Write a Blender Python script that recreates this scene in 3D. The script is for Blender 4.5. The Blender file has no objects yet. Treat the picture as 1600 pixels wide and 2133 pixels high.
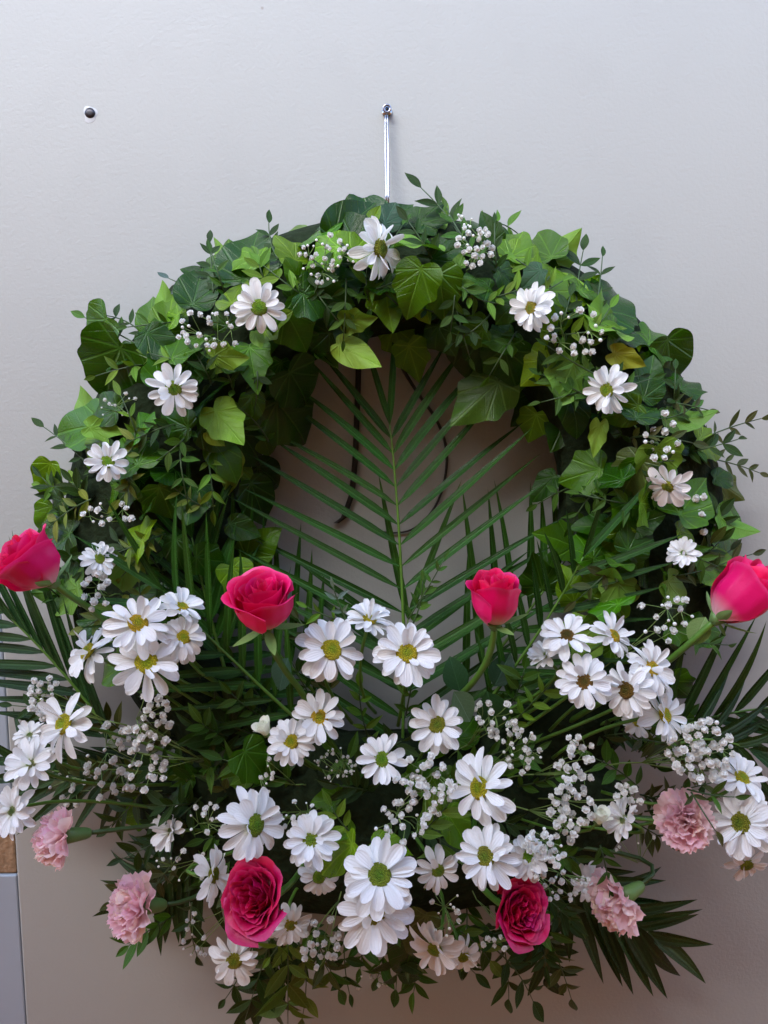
import bpy, math, random
from math import sin, cos, pi, radians, sqrt, exp
from mathutils import Vector as V, Matrix, noise
random.seed(7)
R = random.random
U = random.uniform
sc = bpy.context.scene
col = sc.collection

# ------------------------------------------------------------------ camera
F = 1600.0            # focal length in photo pixels (photo 1600 x 2133)
PITCH = radians(7.0)
D = 1.0               # camera to wall
H = 1.60
CAM = V((0, -D, H))
cam = bpy.data.cameras.new('camera')
cam.sensor_fit = 'VERTICAL'
cam.sensor_height = 36
cam.lens = 36 * F / 2133
cam.clip_start = 0.01
cam.clip_end = 500
co = bpy.data.objects.new('camera', cam)
col.objects.link(co)
co.location = CAM
co.rotation_euler = (pi / 2 - PITCH, 0, 0)
sc.camera = co
FWD = V((0, cos(PITCH), -sin(PITCH)))
UP = V((0, sin(PITCH), cos(PITCH)))
RT = V((1, 0, 0))

def ray(px, py):
    return FWD + RT * ((px - 800) / F) + UP * ((1066.5 - py) / F)

def P(px, py, depth):
    """world point seen at photo pixel (px, py), `depth` metres in front of the wall"""
    d = ray(px, py)
    t = (-depth + D) / d.y
    return CAM + d * t

def pxsize(px, py, depth):
    return ((-depth + D) / ray(px, py).y) / F

def facing(px, py, nx, ny):
    """direction whose sideways/upward components are nx, ny and which faces the viewer"""
    f = -ray(px, py).normalized()
    r = RT - f * RT.dot(f); r.normalize()
    u = f.cross(r)
    nz = sqrt(max(0.02, 1 - nx * nx - ny * ny))
    return (r * nx + u * ny + f * nz).normalized()

# ------------------------------------------------------------------ light
SUN_EL, SUN_AZ = radians(42), radians(-32)     # soft daylight from the upper left, in front of the wall
w = bpy.data.worlds.new('World'); sc.world = w; w.use_nodes = True
nt = w.node_tree
bg = nt.nodes['Background']
sky = nt.nodes.new('ShaderNodeTexSky')
sky.sky_type = 'NISHITA'; sky.sun_disc = False
sky.sun_elevation = SUN_EL
sun_dir = V((sin(SUN_AZ) * cos(SUN_EL), -cos(SUN_AZ) * cos(SUN_EL), sin(SUN_EL)))
sky.sun_rotation = math.atan2(sun_dir.x, sun_dir.y)
sky.air_density = 1.0; sky.dust_density = 0.8; sky.ozone_density = 1.2
nt.links.new(sky.outputs[0], bg.inputs[0])
bg.inputs[1].default_value = 0.15
sl = bpy.data.lights.new('sun', 'SUN')
sl.energy = 0.5; sl.angle = radians(30); sl.color = (1, 0.985, 0.96)
so = bpy.data.objects.new('sun', sl); col.objects.link(so)
so.rotation_euler = (-sun_dir).to_track_quat('-Z', 'Y').to_euler()
so.location = (-2, -3, 4)
sc.view_settings.view_transform = 'Standard'
sc.view_settings.look = 'None'
sc.view_settings.exposure = 2.6
sc.view_settings.gamma = 1
sc.cycles.max_bounces = 8
sc.cycles.diffuse_bounces = 4
sc.cycles.transmission_bounces = 4

# ------------------------------------------------------------------ object helpers
def tag(o, label=None, cat=None, group=None, kind=None):
    if label: o['label'] = label
    if cat: o['category'] = cat
    if group: o['group'] = group
    if kind: o['kind'] = kind
    return o

def mesh(name, verts, faces, mat, uvs=None, smooth=True):
    me = bpy.data.meshes.new(name)
    me.from_pydata([tuple(v) for v in verts], [], faces)
    if uvs is not None:
        ul = me.uv_layers.new(name='UVMap')
        buf = []
        for l in me.loops:
            buf.extend(uvs[l.vertex_index])
        ul.data.foreach_set('uv', buf)
    if smooth:
        me.polygons.foreach_set('use_smooth', [True] * len(me.polygons))
    mats = mat if isinstance(mat, (list, tuple)) else [mat]
    for m in mats: me.materials.append(m)
    me.update()
    return me

def link(name, me, parent=None, M=None, color=None):
    o = bpy.data.objects.new(name, me)
    col.objects.link(o)
    if parent: o.parent = parent
    if M is not None: o.matrix_basis = M
    if color: o.color = (*color, 1)
    return o

def empty(name, M):
    o = bpy.data.objects.new(name, None)
    col.objects.link(o)
    o.empty_display_size = 0.01
    o.matrix_basis = M
    return o

def basis(loc, z, yhint):
    z = z.normalized()
    y = yhint - z * yhint.dot(z)
    if y.length < 1e-5:
        y = V((0.3, 0.2, 1)); y -= z * y.dot(z)
    y.normalize()
    x = y.cross(z)
    return Matrix(((x.x, y.x, z.x, loc.x), (x.y, y.y, z.y, loc.y), (x.z, y.z, z.z, loc.z), (0, 0, 0, 1)))

def basisY(loc, y, zhint):
    y = y.normalized()
    z = zhint - y * zhint.dot(y)
    if z.length < 1e-5:
        z = V((0.3, -1, 0.2)); z -= y * z.dot(y)
    z.normalize()
    x = y.cross(z)
    return Matrix(((x.x, y.x, z.x, loc.x), (x.y, y.y, z.y, loc.y), (x.z, y.z, z.z, loc.z), (0, 0, 0, 1)))

def S(x, y=None, z=None):
    if y is None: y = z = x
    return Matrix.Diagonal((x, y, z, 1))

def rot(a, ax):
    return Matrix.Rotation(a, 4, ax)

def grid(nu, nv, f, mat, name, uvf=None):
    """f(u, v), u in -1..1, v in 0..1"""
    vs, uv, fs = [], [], []
    for j in range(nv + 1):
        for i in range(nu + 1):
            u = -1 + 2 * i / nu; v = j / nv
            vs.append(f(u, v)); uv.append(uvf(u, v) if uvf else (u * .5 + .5, v))
    for j in range(nv):
        for i in range(nu):
            a = j * (nu + 1) + i
            fs.append((a, a + 1, a + nu + 2, a + nu + 1))
    return mesh(name, vs, fs, mat, uv)

class Tubes:
    def __init__(s): s.v = []; s.f = []
    def add(s, pts, r0, r1=None, n=5):
        r1 = r0 if r1 is None else r1
        pts = [V(p) for p in pts]
        b = len(s.v); m = len(pts)
        ref = V((0.31, 0.22, 0.92))
        for k, p in enumerate(pts):
            t = pts[min(k + 1, m - 1)] - pts[max(k - 1, 0)]
            if t.length < 1e-9: t = V((0, 0, 1))
            t.normalize()
            a = t.cross(ref)
            if a.length < 1e-3: a = t.cross(V((1, 0, 0)))
            a.normalize(); c = t.cross(a)
            r = r0 + (r1 - r0) * k / (m - 1)
            for q in range(n):
                an = 2 * pi * q / n
                s.v.append(p + a * (cos(an) * r) + c * (sin(an) * r))
        for k in range(m - 1):
            for q in range(n):
                s.f.append((b + k * n + q, b + k * n + (q + 1) % n, b + (k + 1) * n + (q + 1) % n, b + (k + 1) * n + q))
        s.f.append(tuple(b + q for q in reversed(range(n))))
        s.f.append(tuple(b + (m - 1) * n + q for q in range(n)))
    def build(s, name, mat, Minv=None):
        vs = [Minv @ v for v in s.v] if Minv is not None else s.v
        return mesh(name, vs, s.f, mat)

def bez(a, b, c, n=7):
    return [a * (1 - t) ** 2 + b * (2 * t * (1 - t)) + c * t * t for t in [i / n for i in range(n + 1)]]

# ------------------------------------------------------------------ materials
class NT:
    def __init__(s, name):
        s.m = bpy.data.materials.new(name); s.m.use_nodes = True
        s.t = s.m.node_tree; s.t.nodes.clear()
        s.out = s.n('ShaderNodeOutputMaterial')
    def n(s, typ, **kw):
        x = s.t.nodes.new(typ)
        for k, v in kw.items(): setattr(x, k, v)
        return x
    def put(s, sock, v):
        if hasattr(v, 'is_output') or isinstance(v, bpy.types.NodeSocket): s.t.links.new(v, sock)
        else:
            if isinstance(v, tuple) and len(v) == 3 and sock.type == 'RGBA': v = (*v, 1)
            sock.default_value = v
    def math(s, op, a, b=None, c=None):
        x = s.n('ShaderNodeMath', operation=op)
        s.put(x.inputs[0], a)
        if b is not None: s.put(x.inputs[1], b)
        if c is not None: s.put(x.inputs[2], c)
        return x.outputs[0]
    def mix(s, f, a, b, blend='MIX'):
        x = s.n('ShaderNodeMix', data_type='RGBA', blend_type=blend)
        s.put(x.inputs[0], f); s.put(x.inputs[6], a); s.put(x.inputs[7], b)
        return x.outputs[2]
    def smooth(s, v, a, b):
        x = s.n('ShaderNodeMapRange', interpolation_type='SMOOTHSTEP')
        s.put(x.inputs[0], v); x.inputs[1].default_value = a; x.inputs[2].default_value = b
        return x.outputs[0]
    def uv(s):
        x = s.n('ShaderNodeUVMap'); x.uv_map = 'UVMap'
        y = s.n('ShaderNodeSeparateXYZ'); s.t.links.new(x.outputs[0], y.inputs[0])
        return y.outputs[0], y.outputs[1]
    def noise(s, scale, detail=3, coord='Object', rough=.5):
        tc = s.n('ShaderNodeTexCoord')
        x = s.n('ShaderNodeTexNoise'); x.inputs['Scale'].default_value = scale
        x.inputs['Detail'].default_value = detail; x.inputs['Roughness'].default_value = rough
        s.t.links.new(tc.outputs[coord], x.inputs['Vector'])
        return x.outputs['Fac']
    def bump(s, h, strength, dist):
        b = s.n('ShaderNodeBump'); b.inputs['Strength'].default_value = strength
        b.inputs['Distance'].default_value = dist
        s.put(b.inputs['Height'], h)
        return b.outputs[0]
    def pbr(s, color, rough=.5, spec=.5, metal=0, normal=None, trans=None, tcol=None):
        p = s.n('ShaderNodeBsdfPrincipled')
        s.put(p.inputs['Base Color'], color); s.put(p.inputs['Roughness'], rough)
        p.inputs['Specular IOR Level'].default_value = spec
        p.inputs['Metallic'].default_value = metal
        if normal is not None: s.put(p.inputs['Normal'], normal)
        sh = p.outputs[0]
        if trans:
            t = s.n('ShaderNodeBsdfTranslucent'); s.put(t.inputs[0], tcol if tcol is not None else color)
            m = s.n('ShaderNodeMixShader'); m.inputs[0].default_value = trans
            s.t.links.new(sh, m.inputs[1]); s.t.links.new(t.outputs[0], m.inputs[2]); sh = m.outputs[0]
        s.t.links.new(sh, s.out.inputs[0])
        return s.m

def simple(name, c, rough=.5, spec=.5, metal=0, nscale=None, namt=.25, bump=0, trans=None):
    k = NT(name); colr = c; nrm = None
    if nscale:
        f = k.noise(nscale)
        colr = k.mix(f, tuple(x * (1 - namt) for x in c), tuple(x * (1 + namt) for x in c))
        if bump: nrm = k.bump(f, .6, bump)
    return k.pbr(colr, rough, spec, metal, nrm, trans)

def obj_tint(k):
    oi = k.n('ShaderNodeObjectInfo')
    return oi.outputs['Color'], oi.outputs['Random']

def backface(k):
    return k.n('ShaderNodeNewGeometry').outputs['Backfacing']

def leaf_material(name, veins, rough, under, trans):
    """two-sided leaf: tinted glossy face with paler veins, lighter matt underside"""
    k = NT(name)
    tint, rnd = obj_tint(k)
    x, y = k.uv()
    n1 = k.noise(35, 4)
    base = k.mix(n1, k.mix(1.0, tint, (.62, .66, .6), 'MULTIPLY'), k.mix(1.0, tint, (1.35, 1.3, 1.3), 'MULTIPLY'))
    ax = k.math('ABSOLUTE', x)
    if veins == 'palmate':
        d = ax
        for a in (.62, 1.2, 1.9):
            d = k.math('MINIMUM', d, k.math('ABSOLUTE', k.math('SUBTRACT', k.math('MULTIPLY', ax, cos(a)), k.math('MULTIPLY', y, sin(a)))))
        main = k.math('SUBTRACT', 1, k.smooth(d, .004, .022))
        vv = k.math('FRACT', k.math('MULTIPLY', k.math('SUBTRACT', y, k.math('MULTIPLY', ax, .8)), 6.5))
        vv = k.math('ABSOLUTE', k.math('SUBTRACT', vv, .5))
        sec = k.math('MULTIPLY', k.math('SUBTRACT', 1, k.smooth(vv, .0, .07)), .38)
        vm = k.math('MAXIMUM', main, sec)
    elif veins == 'pinnate':
        main = k.math('SUBTRACT', 1, k.smooth(ax, .004, .02))
        vv = k.math('FRACT', k.math('MULTIPLY', k.math('SUBTRACT', y, k.math('MULTIPLY', ax, 1.1)), 7))
        vv = k.math('ABSOLUTE', k.math('SUBTRACT', vv, .5))
        vm = k.math('MAXIMUM', main, k.math('MULTIPLY', k.math('SUBTRACT', 1, k.smooth(vv, 0, .12)), .25))
    else:
        vv = k.math('ABSOLUTE', k.math('SUBTRACT', k.math('FRACT', k.math('MULTIPLY', x, 5)), .5))
        main = k.math('SUBTRACT', 1, k.smooth(ax, .03, .16))
        vm = k.math('MAXIMUM', main, k.math('MULTIPLY', k.math('SUBTRACT', 1, k.smooth(vv, 0, .3)), .3))
    pale = k.mix(1.0, k.mix(1.0, tint, (2.2, 2.0, 2.6), 'MULTIPLY'), (.025, .04, .016), 'ADD')
    face = k.mix(k.math('MULTIPLY', vm, .5), base, pale)
    un = k.mix(1.0, k.mix(1.0, tint, (1.7, 1.6, 1.3), 'MULTIPLY'), under, 'ADD')
    un = k.mix(k.math('MULTIPLY', vm, .25), un, k.mix(1.0, un, (1.4, 1.35, 1.4), 'MULTIPLY'))
    bf = backface(k)
    colr = k.mix(bf, face, un)
    rg = k.math('ADD', k.math('MULTIPLY', bf, .25), k.math('ADD', rough, k.math('MULTIPLY', k.math('SUBTRACT', n1, .5), .25)))
    nrm = k.bump(k.math('SUBTRACT', k.math('MULTIPLY', k.noise(60, 2), .5), k.math('MULTIPLY', vm, .6)), .6, .002)
    return k.pbr(colr, rg, .25, 0, nrm, trans, k.mix(1.0, k.mix(1.0, tint, (1.9, 2.2, .8), 'MULTIPLY'), (.02, .035, 0), 'ADD'))

M_IVY = leaf_material('ivy_leaf', 'palmate', .11, (.03, .055, .008), .16)
M_SPRIG = leaf_material('sprig_leaf', 'pinnate', .36, (.03, .045, .012), .2)
M_PALM = leaf_material('palm_leaflet', 'parallel', .24, (.012, .025, .006), .12)
M_ROSELEAF = leaf_material('rose_leaf', 'pinnate', .4, (.03, .05, .03), .15)

def petal_mat(name, c, base_c, ridges, rough, trans, tcol, y0, y1, tinted=False, rim=None):
    k = NT(name)
    x, y = k.uv()
    f = k.noise(25, 3)
    f2 = k.smooth(y, y0, y1)
    cc = k.mix(f2, base_c, c)
    if rim: cc = k.mix(k.math('MULTIPLY', k.smooth(y, .9, 1.0), .55), cc, rim)
    if tinted:
        tint, rnd = obj_tint(k)
        cc = k.mix(1.0, cc, tint, 'MULTIPLY'); tcol = k.mix(1.0, tcol, tint, 'MULTIPLY')
    cc = k.mix(f, k.mix(1.0, cc, (.93, .93, .93), 'MULTIPLY'), cc)
    wv = k.math('SINE', k.math('MULTIPLY', k.math('ADD', x, k.math('MULTIPLY', f, .04)), ridges))
    nrm = k.bump(wv, .35, .0006)
    return k.pbr(cc, rough, .3, 0, nrm, trans, tcol)

M_PETAL = petal_mat('daisy_petal', (.92, .92, .92), (.84, .88, .66), 30, .5, .38, (.88, .89, .86), .0, .3, True)
M_ROSE = petal_mat('rose_petal', (.78, .006, .125), (.86, .50, .45), 30, .42, .22, (.85, .012, .12), .02, .42, True, (.9, .08, .26))
M_CARN = petal_mat('carnation_petal', (.97, .80, .81), (.95, .60, .62), 40, .55, .5, (.98, .70, .72), .2, 1.0, True)
M_GYP = simple('gypsophila_petal', (.90, .90, .87), .55, .3, nscale=900, namt=.06, trans=.35)
M_STEM = simple('green_stem', (.075, .17, .02), .45, .4, nscale=60, namt=.35)
M_STALK = simple('pale_stalk', (.17, .27, .07), .5, .3, nscale=60, namt=.3)
M_STEMD = simple('dark_stem', (.035, .07, .018), .5, .4, nscale=60, namt=.35)
M_TWIG = simple('brown_twig', (.09, .06, .035), .6, .3, nscale=80, namt=.3)
M_CALYX = simple('calyx_green', (.12, .22, .06), .45, .4, nscale=60, namt=.3, trans=.12)
M_BUD = simple('green_white_bud', (.62, .68, .42), .5, .3, nscale=200, namt=.15)
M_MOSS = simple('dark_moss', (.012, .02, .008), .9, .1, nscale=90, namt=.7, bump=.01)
M_METAL = simple('steel_wire', (.36, .37, .42), .2, .5, 1.0, nscale=200, namt=.1)
M_DARKM = simple('dark_metal', (.035, .035, .042), .35, .5, .6, nscale=150, namt=.3)
M_CORD = simple('dark_cord', (.02, .018, .018), .6, .3, nscale=300, namt=.3)

def disc_material():
    k = NT('daisy_disc')
    tint, rnd = obj_tint(k)
    tc = k.n('ShaderNodeTexCoord')
    vo = k.n('ShaderNodeTexVoronoi'); vo.inputs['Scale'].default_value = 9
    k.t.links.new(tc.outputs['Object'], vo.inputs['Vector'])
    x, y = k.uv()
    cc = k.mix(k.smooth(y, .1, .75), k.mix(1.0, tint, (.55, .85, .5), 'MULTIPLY'), tint)
    cc = k.mix(k.smooth(vo.outputs['Distance'], .15, .6), k.mix(1.0, cc, (1.3, 1.25, 1.1), 'MULTIPLY'), k.mix(1.0, cc, (.72, .74, .6), 'MULTIPLY'))
    return k.pbr(cc, .6, .3, 0, k.bump(k.math('SUBTRACT', 1, vo.outputs['Distance']), 1.0, .02))
M_DISC = disc_material()

def wall_material():
    k = NT('painted_plaster')
    tc = k.n('ShaderNodeTexCoord')
    f1 = k.noise(2.2, 4); f2 = k.noise(14, 4)
    c = k.mix(f1, (.335, .350, .338), (.368, .385, .37))
    c = k.mix(k.math('MULTIPLY', k.smooth(f2, .5, .8), .25), c, (.315, .328, .315))
    # small specks and scuffs
    vo = k.n('ShaderNodeTexVoronoi'); vo.inputs['Scale'].default_value = 14
    k.t.links.new(tc.outputs['Object'], vo.inputs['Vector'])
    sp = k.math('SUBTRACT', 1, k.smooth(vo.outputs['Distance'], .012, .04))
    sp = k.math('MULTIPLY', sp, k.smooth(k.noise(5, 2), .52, .6))
    c = k.mix(k.math('MULTIPLY', sp, .6), c, (.2, .16, .13))
    b1 = k.noise(210, 2, rough=.45); b2 = k.noise(520, 1); b3 = k.noise(9, 3)
    h = k.math('ADD', k.math('ADD', b1, k.math('MULTIPLY', b2, .35)), k.math('MULTIPLY', b3, 1.2))
    return k.pbr(c, .55, .35, 0, k.bump(h, .24, .0016))
M_WALL = wall_material()
M_PANEL = simple('blue_grey_paint', (.32, .38, .45), .5, .4, nscale=12, namt=.06)
M_STONE = simple('brown_stone', (.30, .20, .12), .85, .2, nscale=120, namt=.6, bump=.004)
M_GROUND = simple('terracotta_floor', (.58, .22, .07), .75, .3, nscale=6, namt=.2)

# ------------------------------------------------------------------ setting
def box(name, x0, x1, y0, y1, z0, z1, mat, bev=0.0):
    vs = [(x, y, z) for x in (x0, x1) for y in (y0, y1) for z in (z0, z1)]
    fs = [(0, 1, 3, 2), (4, 6, 7, 5), (0, 4, 5, 1), (2, 3, 7, 6), (0, 2, 6, 4), (1, 5, 7, 3)]
    me = mesh(name, vs, fs, mat, smooth=False)
    o = link(name, me)
    if bev:
        b = o.modifiers.new('bevel', 'BEVEL'); b.width = bev; b.segments = 2
    return o

g = link('ground', mesh('ground', [(-60, -60, 0), (60, -60, 0), (60, 60, 0), (-60, 60, 0)], [(0, 1, 2, 3)], M_GROUND))
tag(g, kind='structure')
fw = None
XE = P(46, 2000, 0).x                                    # left edge of the plastered wall
# unseen wall added behind the camera to shade the lower wall and bounce warm light
fw = box('shade_wall', -8, 8, -2.0, -1.7, 0, 3.02, simple('warm_bounce_brown', (.42, .175, .065), .85, .2, nscale=8, namt=.25))
tag(fw, kind='structure')
wall = box('wall', XE, 2.6, 0.0, 0.28, 0.0, 3.0, M_WALL, .003)
tag(wall, 'pale grey painted plaster wall that carries the flower wreath', 'wall')
z1, z0 = P(20, 1745, 0).z, P(20, 1826, 0).z
pu = box('door_frame', XE - 1.2, XE - .0025, 0.004, 0.20, z1 + .001, 3.0, M_PANEL, .002)
tag(pu, 'blue-grey upright at the left edge above the brown stone', 'door frame')
pl = box('plinth_panel', XE - 1.2, XE - .0025, 0.004, 0.20, 0.002, z0 - .001, M_PANEL, .002)
tag(pl, 'blue-grey panel in the lower left corner below the brown stone', 'panel')
st = box('stone_block', XE - 1.2, XE - .0035, 0.007, 0.20, z0, z1, M_STONE, .003)
tag(st, 'rough brown stone block between two blue-grey panels at the left edge', 'stone')

# ------------------------------------------------------------------ hook, cords, drilled hole
NAIL = P(806, 234, 0)
nr = empty('wall_hook', NAIL)if False else empty('wall_hook', Matrix.Translation(NAIL))
tag(nr, 'small silver screw eye in the wall that the wreath hangs from', 'hook')
def torus(R0, r0, n=20, m=8):
    vs, fs = [], []
    for i in range(n):
        a = 2 * pi * i / n
        for j in range(m):
            b = 2 * pi * j / m
            vs.append(((R0 + r0 * cos(b)) * cos(a), r0 * sin(b), (R0 + r0 * cos(b)) * sin(a)))
    for i in range(n):
        for j in range(m):
            fs.append((i * m + j, i * m + (j + 1) % m, ((i + 1) % n) * m + (j + 1) % m, ((i + 1) % n) * m + j))
    return vs, fs
tv, tf = torus(.0042, .0014)
link('eye', mesh('eye', tv, tf, M_METAL), nr, Matrix.Translation((0, -.012, 0)))
T = Tubes(); T.add([(0, .01, 0), (0, -.011, 0)], .0022, n=8); link('screw', T.build('screw', M_DARKM), nr)
T = Tubes(); T.add([(0, -.0005, 0), (0, -.003, 0)], .0062, n=16); link('washer', T.build('washer', M_METAL), nr)

loop = empty('hanging_loop', Matrix.Translation(NAIL))
tag(loop, 'shiny double wire loop hanging from the silver hook down behind the wreath', 'wire loop')
inv = Matrix.Translation(-NAIL)
for dx0, dx1 in ((-2, -2.2), (2, 2.2)):
    T = Tubes()
    a = P(805 + dx0, 240, .013); b = P(806 + dx1 * 1.6, 310, .014); c = P(807 + dx1, 430, .03)
    T.add(bez(a, b, c, 10), .0012, n=8)
    link('strand', T.build('strand', M_METAL, inv), loop)

pc = P(188, 236, 0)
hr = empty('wall_plug', Matrix.Translation(pc))
tag(hr, 'dark screw head in a chipped hole at the upper left of the wall', 'screw')
vs = [V((0, -.0024, 0))]; fs = []
for ring_i, (rr, yy) in enumerate(((.003, -.0026), (.0055, -.0021), (.0066, -.0002))):
    for q in range(16):
        a = 2 * pi * q / 16
        vs.append(V((rr * cos(a) * 1.08, yy, rr * sin(a) * .85)))
for q in range(16):
    fs.append((0, 1 + q, 1 + (q + 1) % 16))
    for k_ in range(2):
        fs.append((1 + k_ * 16 + q, 17 + k_ * 16 + q, 17 + k_ * 16 + (q + 1) % 16, 1 + k_ * 16 + (q + 1) % 16))
link('head', mesh('head', vs, fs, M_DARKM), hr)
vs, fs = [], []
for q in range(20):
    a = 2 * pi * q / 20
    for rr, yy in ((.0064, -.0008), (.0085 + .0012 * sin(3 * a + 1) + (.0022 if sin(a) < -.7 else 0), -.0002)):
        vs.append((rr * cos(a), yy, rr * sin(a)))
for q in range(20):
    b2 = (q + 1) % 20
    fs.append((q * 2, q * 2 + 1, b2 * 2 + 1, b2 * 2))
link('filler_ring', mesh('filler_ring', vs, fs, simple('white_filler', (.45, .47, .49), .6)), hr)

cd = empty('cord_loop', Matrix.Translation(P(840, 900, 0)))
tag(cd, 'thin dark cord curling against the wall inside the wreath opening', 'cord')
T = Tubes()
pts = [P(x, y, dd) for x, y, dd in ((822, 700, .03), (830, 750, .02), (868, 815, .008), (908, 872, .006), (928, 925, .004), (930, 975, .004), (918, 1030, .004), (893, 1075, .004), (858, 1103, .004), (820, 1110, .004), (785, 1105, .006))]
sm = []
for i in range(len(pts) - 1):
    p0, p1, p2, p3 = pts[max(i - 1, 0)], pts[i], pts[i + 1], pts[min(i + 2, len(pts) - 1)]
    for q in range(4):
        t = q / 4
        sm.append(.5 * ((2 * p1) + (p2 - p0) * t + (2 * p0 - 5 * p1 + 4 * p2 - p3) * t * t + (3 * p1 - p0 - 3 * p2 + p3) * t ** 3))
T.add(sm, .0024, .0012, n=6)
link('cord', T.build('cord', M_CORD, cd.matrix_basis.inverted()), cd)
sp = empty('hanging_strap', Matrix.Translation(P(745, 900, 0)))
tag(sp, 'narrow dark strap hanging straight down behind the left palm leaflets in the opening', 'strap')
vs, fs = [], []
for i, (x, y) in enumerate(((748, 720), (746, 800), (743, 880), (740, 960), (733, 1030), (716, 1078), (700, 1090))):
    for dd in (.008, .004):
        vs += [P(x - 6, y, dd), P(x + 6, y, dd)]
for i in range(6):
    a = i * 4; b = a + 4
    fs += [(a, a + 1, b + 1, b), (a + 2, b + 2, b + 3, a + 3), (a, b, b + 2, a + 2), (a + 1, a + 3, b + 3, b + 1)]
mi = sp.matrix_basis.inverted()
link('strap', mesh('strap', [mi @ v for v in vs], fs, M_CORD), sp)

# ------------------------------------------------------------------ leaf shapes
def catmull(pts, n):
    out = []
    m = len(pts)
    for i in range(m - 1):
        p0, p1, p2, p3 = pts[max(i - 1, 0)], pts[i], pts[i + 1], pts[min(i + 2, m - 1)]
        for q in range(n):
            t = q / n
            out.append(tuple(.5 * (2 * b + (c - a) * t + (2 * a - 5 * b + 4 * c - d) * t * t + (3 * b - a - 3 * c + d) * t ** 3) for a, b, c, d in zip(p0, p1, p2, p3)))
    out.append(pts[-1])
    return out

IVY_HALF = [  # right half outlines from petiole to tip
    [(0, 0), (.16, -.10), (.33, -.03), (.41, .14), (.37, .30), (.40, .46), (.28, .58), (.18, .76), (.07, .92), (0, 1.0)],
    [(0, 0), (.18, -.12), (.36, -.06), (.47, .08), (.42, .24), (.46, .42), (.33, .53), (.22, .68), (.10, .86), (0, 1.0)],
    [(0, 0), (.14, -.06), (.29, .02), (.36, .18), (.38, .34), (.34, .50), (.26, .66), (.15, .82), (.05, .94), (0, 1.0)],
]
def ivy_mesh(kind, curl, fold, wave, seed):
    half = catmull(IVY_HALF[kind], 3)
    full = half + [(-x, y) for x, y in reversed(half[1:-1])]
    rnd = random.Random(seed)
    ph = rnd.uniform(0, 6.28); tw = rnd.uniform(-.5, .5)
    vs, uv, fs = [], [], []
    rings = 4; n = len(full); cy = .06
    def lift(x, y):
        r = sqrt(x * x + (y - .3) ** 2)
        z = fold * (sqrt(x * x + .004) - .063) - curl * max(0, y) ** 2 * .6 - .35 * abs(curl) * x * x + wave * r * r * sin(5 * math.atan2(x, y - .3) + ph) * 1.2
        z += tw * x * y * .5
        yy = y
        if curl > .3: yy = y - curl * .25 * max(0, y) ** 3
        return (x, yy, z)
    vs.append(lift(0, cy)); uv.append((0, 0))
    for r_ in range(1, rings + 1):
        s = r_ / rings
        for (x, y) in full:
            xx, yy = x * s, cy + (y - cy) * s
            vs.append(lift(xx, yy)); uv.append((xx, yy - cy))
    for q in range(n):
        fs.append((0, 1 + q, 1 + (q + 1) % n))
        for r_ in range(rings - 1):
            a = 1 + r_ * n; b = a + n
            fs.append((a + q, a + (q + 1) % n, b + (q + 1) % n, b + q))
    fs = [tuple(reversed(f)) if len(f) == 4 else f for f in fs]
    # make sure +z is the upper face
    me = mesh('ivy_leaf', vs, fs, M_IVY, uv)
    if sum(p.normal.z for p in me.polygons) < 0: me.flip_normals()
    return me
IVY = [ivy_mesh(i % 3, c, f, w_, i) for i, (c, f, w_) in enumerate((
    (.35, .08, .14), (.5, .15, .18), (.2, .18, .15), (.65, .08, .2), (.4, -.12, .18), (.85, .2, .2), (.3, .24, .12), (.6, -.08, .22), (1.0, .12, .15), (.4, .35, .15), (-.3, .15, .2)))]
IVY_FLAT = [0, 2, 4, 6]; 

def ellipse_leaf(mat, wid, fold, curl, name, nu=4, nv=7, p=1.0, ex=.8):
    def f(u, v):
        v = 1 - (1 - v) ** 1.2
        ww = wid * .5 * (sin(pi * min(1, v) ** p)) ** ex if 0 < v < 1 else 0
        x = u * ww
        return (x, v, fold * abs(x) - curl * v * v)
    def uvf(u, v):
        v = 1 - (1 - v) ** 1.2
        ww = wid * .5 * (sin(pi * min(1, v) ** p)) ** ex if 0 < v < 1 else 0
        return (u * ww, v)
    me = grid(nu, nv, f, mat, name, uvf)
    if sum(q.normal.z for q in me.polygons) < 0: me.flip_normals()
    return me
SPRIG = [ellipse_leaf(M_SPRIG, .36, .3, .12, 'leaf', p=.85, ex=1.05), ellipse_leaf(M_SPRIG, .32, .5, .3, 'leaf', p=.8, ex=1.1), ellipse_leaf(M_SPRIG, .40, .2, -.1, 'leaf', p=.9, ex=.95), ellipse_leaf(M_SPRIG, .34, .4, .05, 'leaf', p=.8, ex=1.1)]
BROAD = [ellipse_leaf(M_ROSELEAF, .72, .25, .15, 'broad_leaf', 4, 8, .9), ellipse_leaf(M_ROSELEAF, .62, .3, .25, 'broad_leaf', 4, 8, .9)]

def leaflet_mesh(droop, bend, seed):
    def f(u, v):
        ww = .5 * min(1, (v / .18) ** .7 + .12) * (1 - max(0, (v - .3) / .7) ** 1.9) + .002
        x = u * ww
        return (x + bend * v * v * 2, v, abs(u) * ww * .55 - droop * 20 * v * v)
    me = grid(2, 10, f, M_PALM, 'leaflet', lambda u, v: (u * .5, v))
    if sum(q.normal.z for q in me.polygons) < 0: me.flip_normals()
    return me
LEAFLET = [leaflet_mesh(.02, .3, 1), leaflet_mesh(.06, -.4, 2), leaflet_mesh(.12, .1, 3), leaflet_mesh(.0, -.1, 4), leaflet_mesh(.24, .5, 5)]

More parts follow.
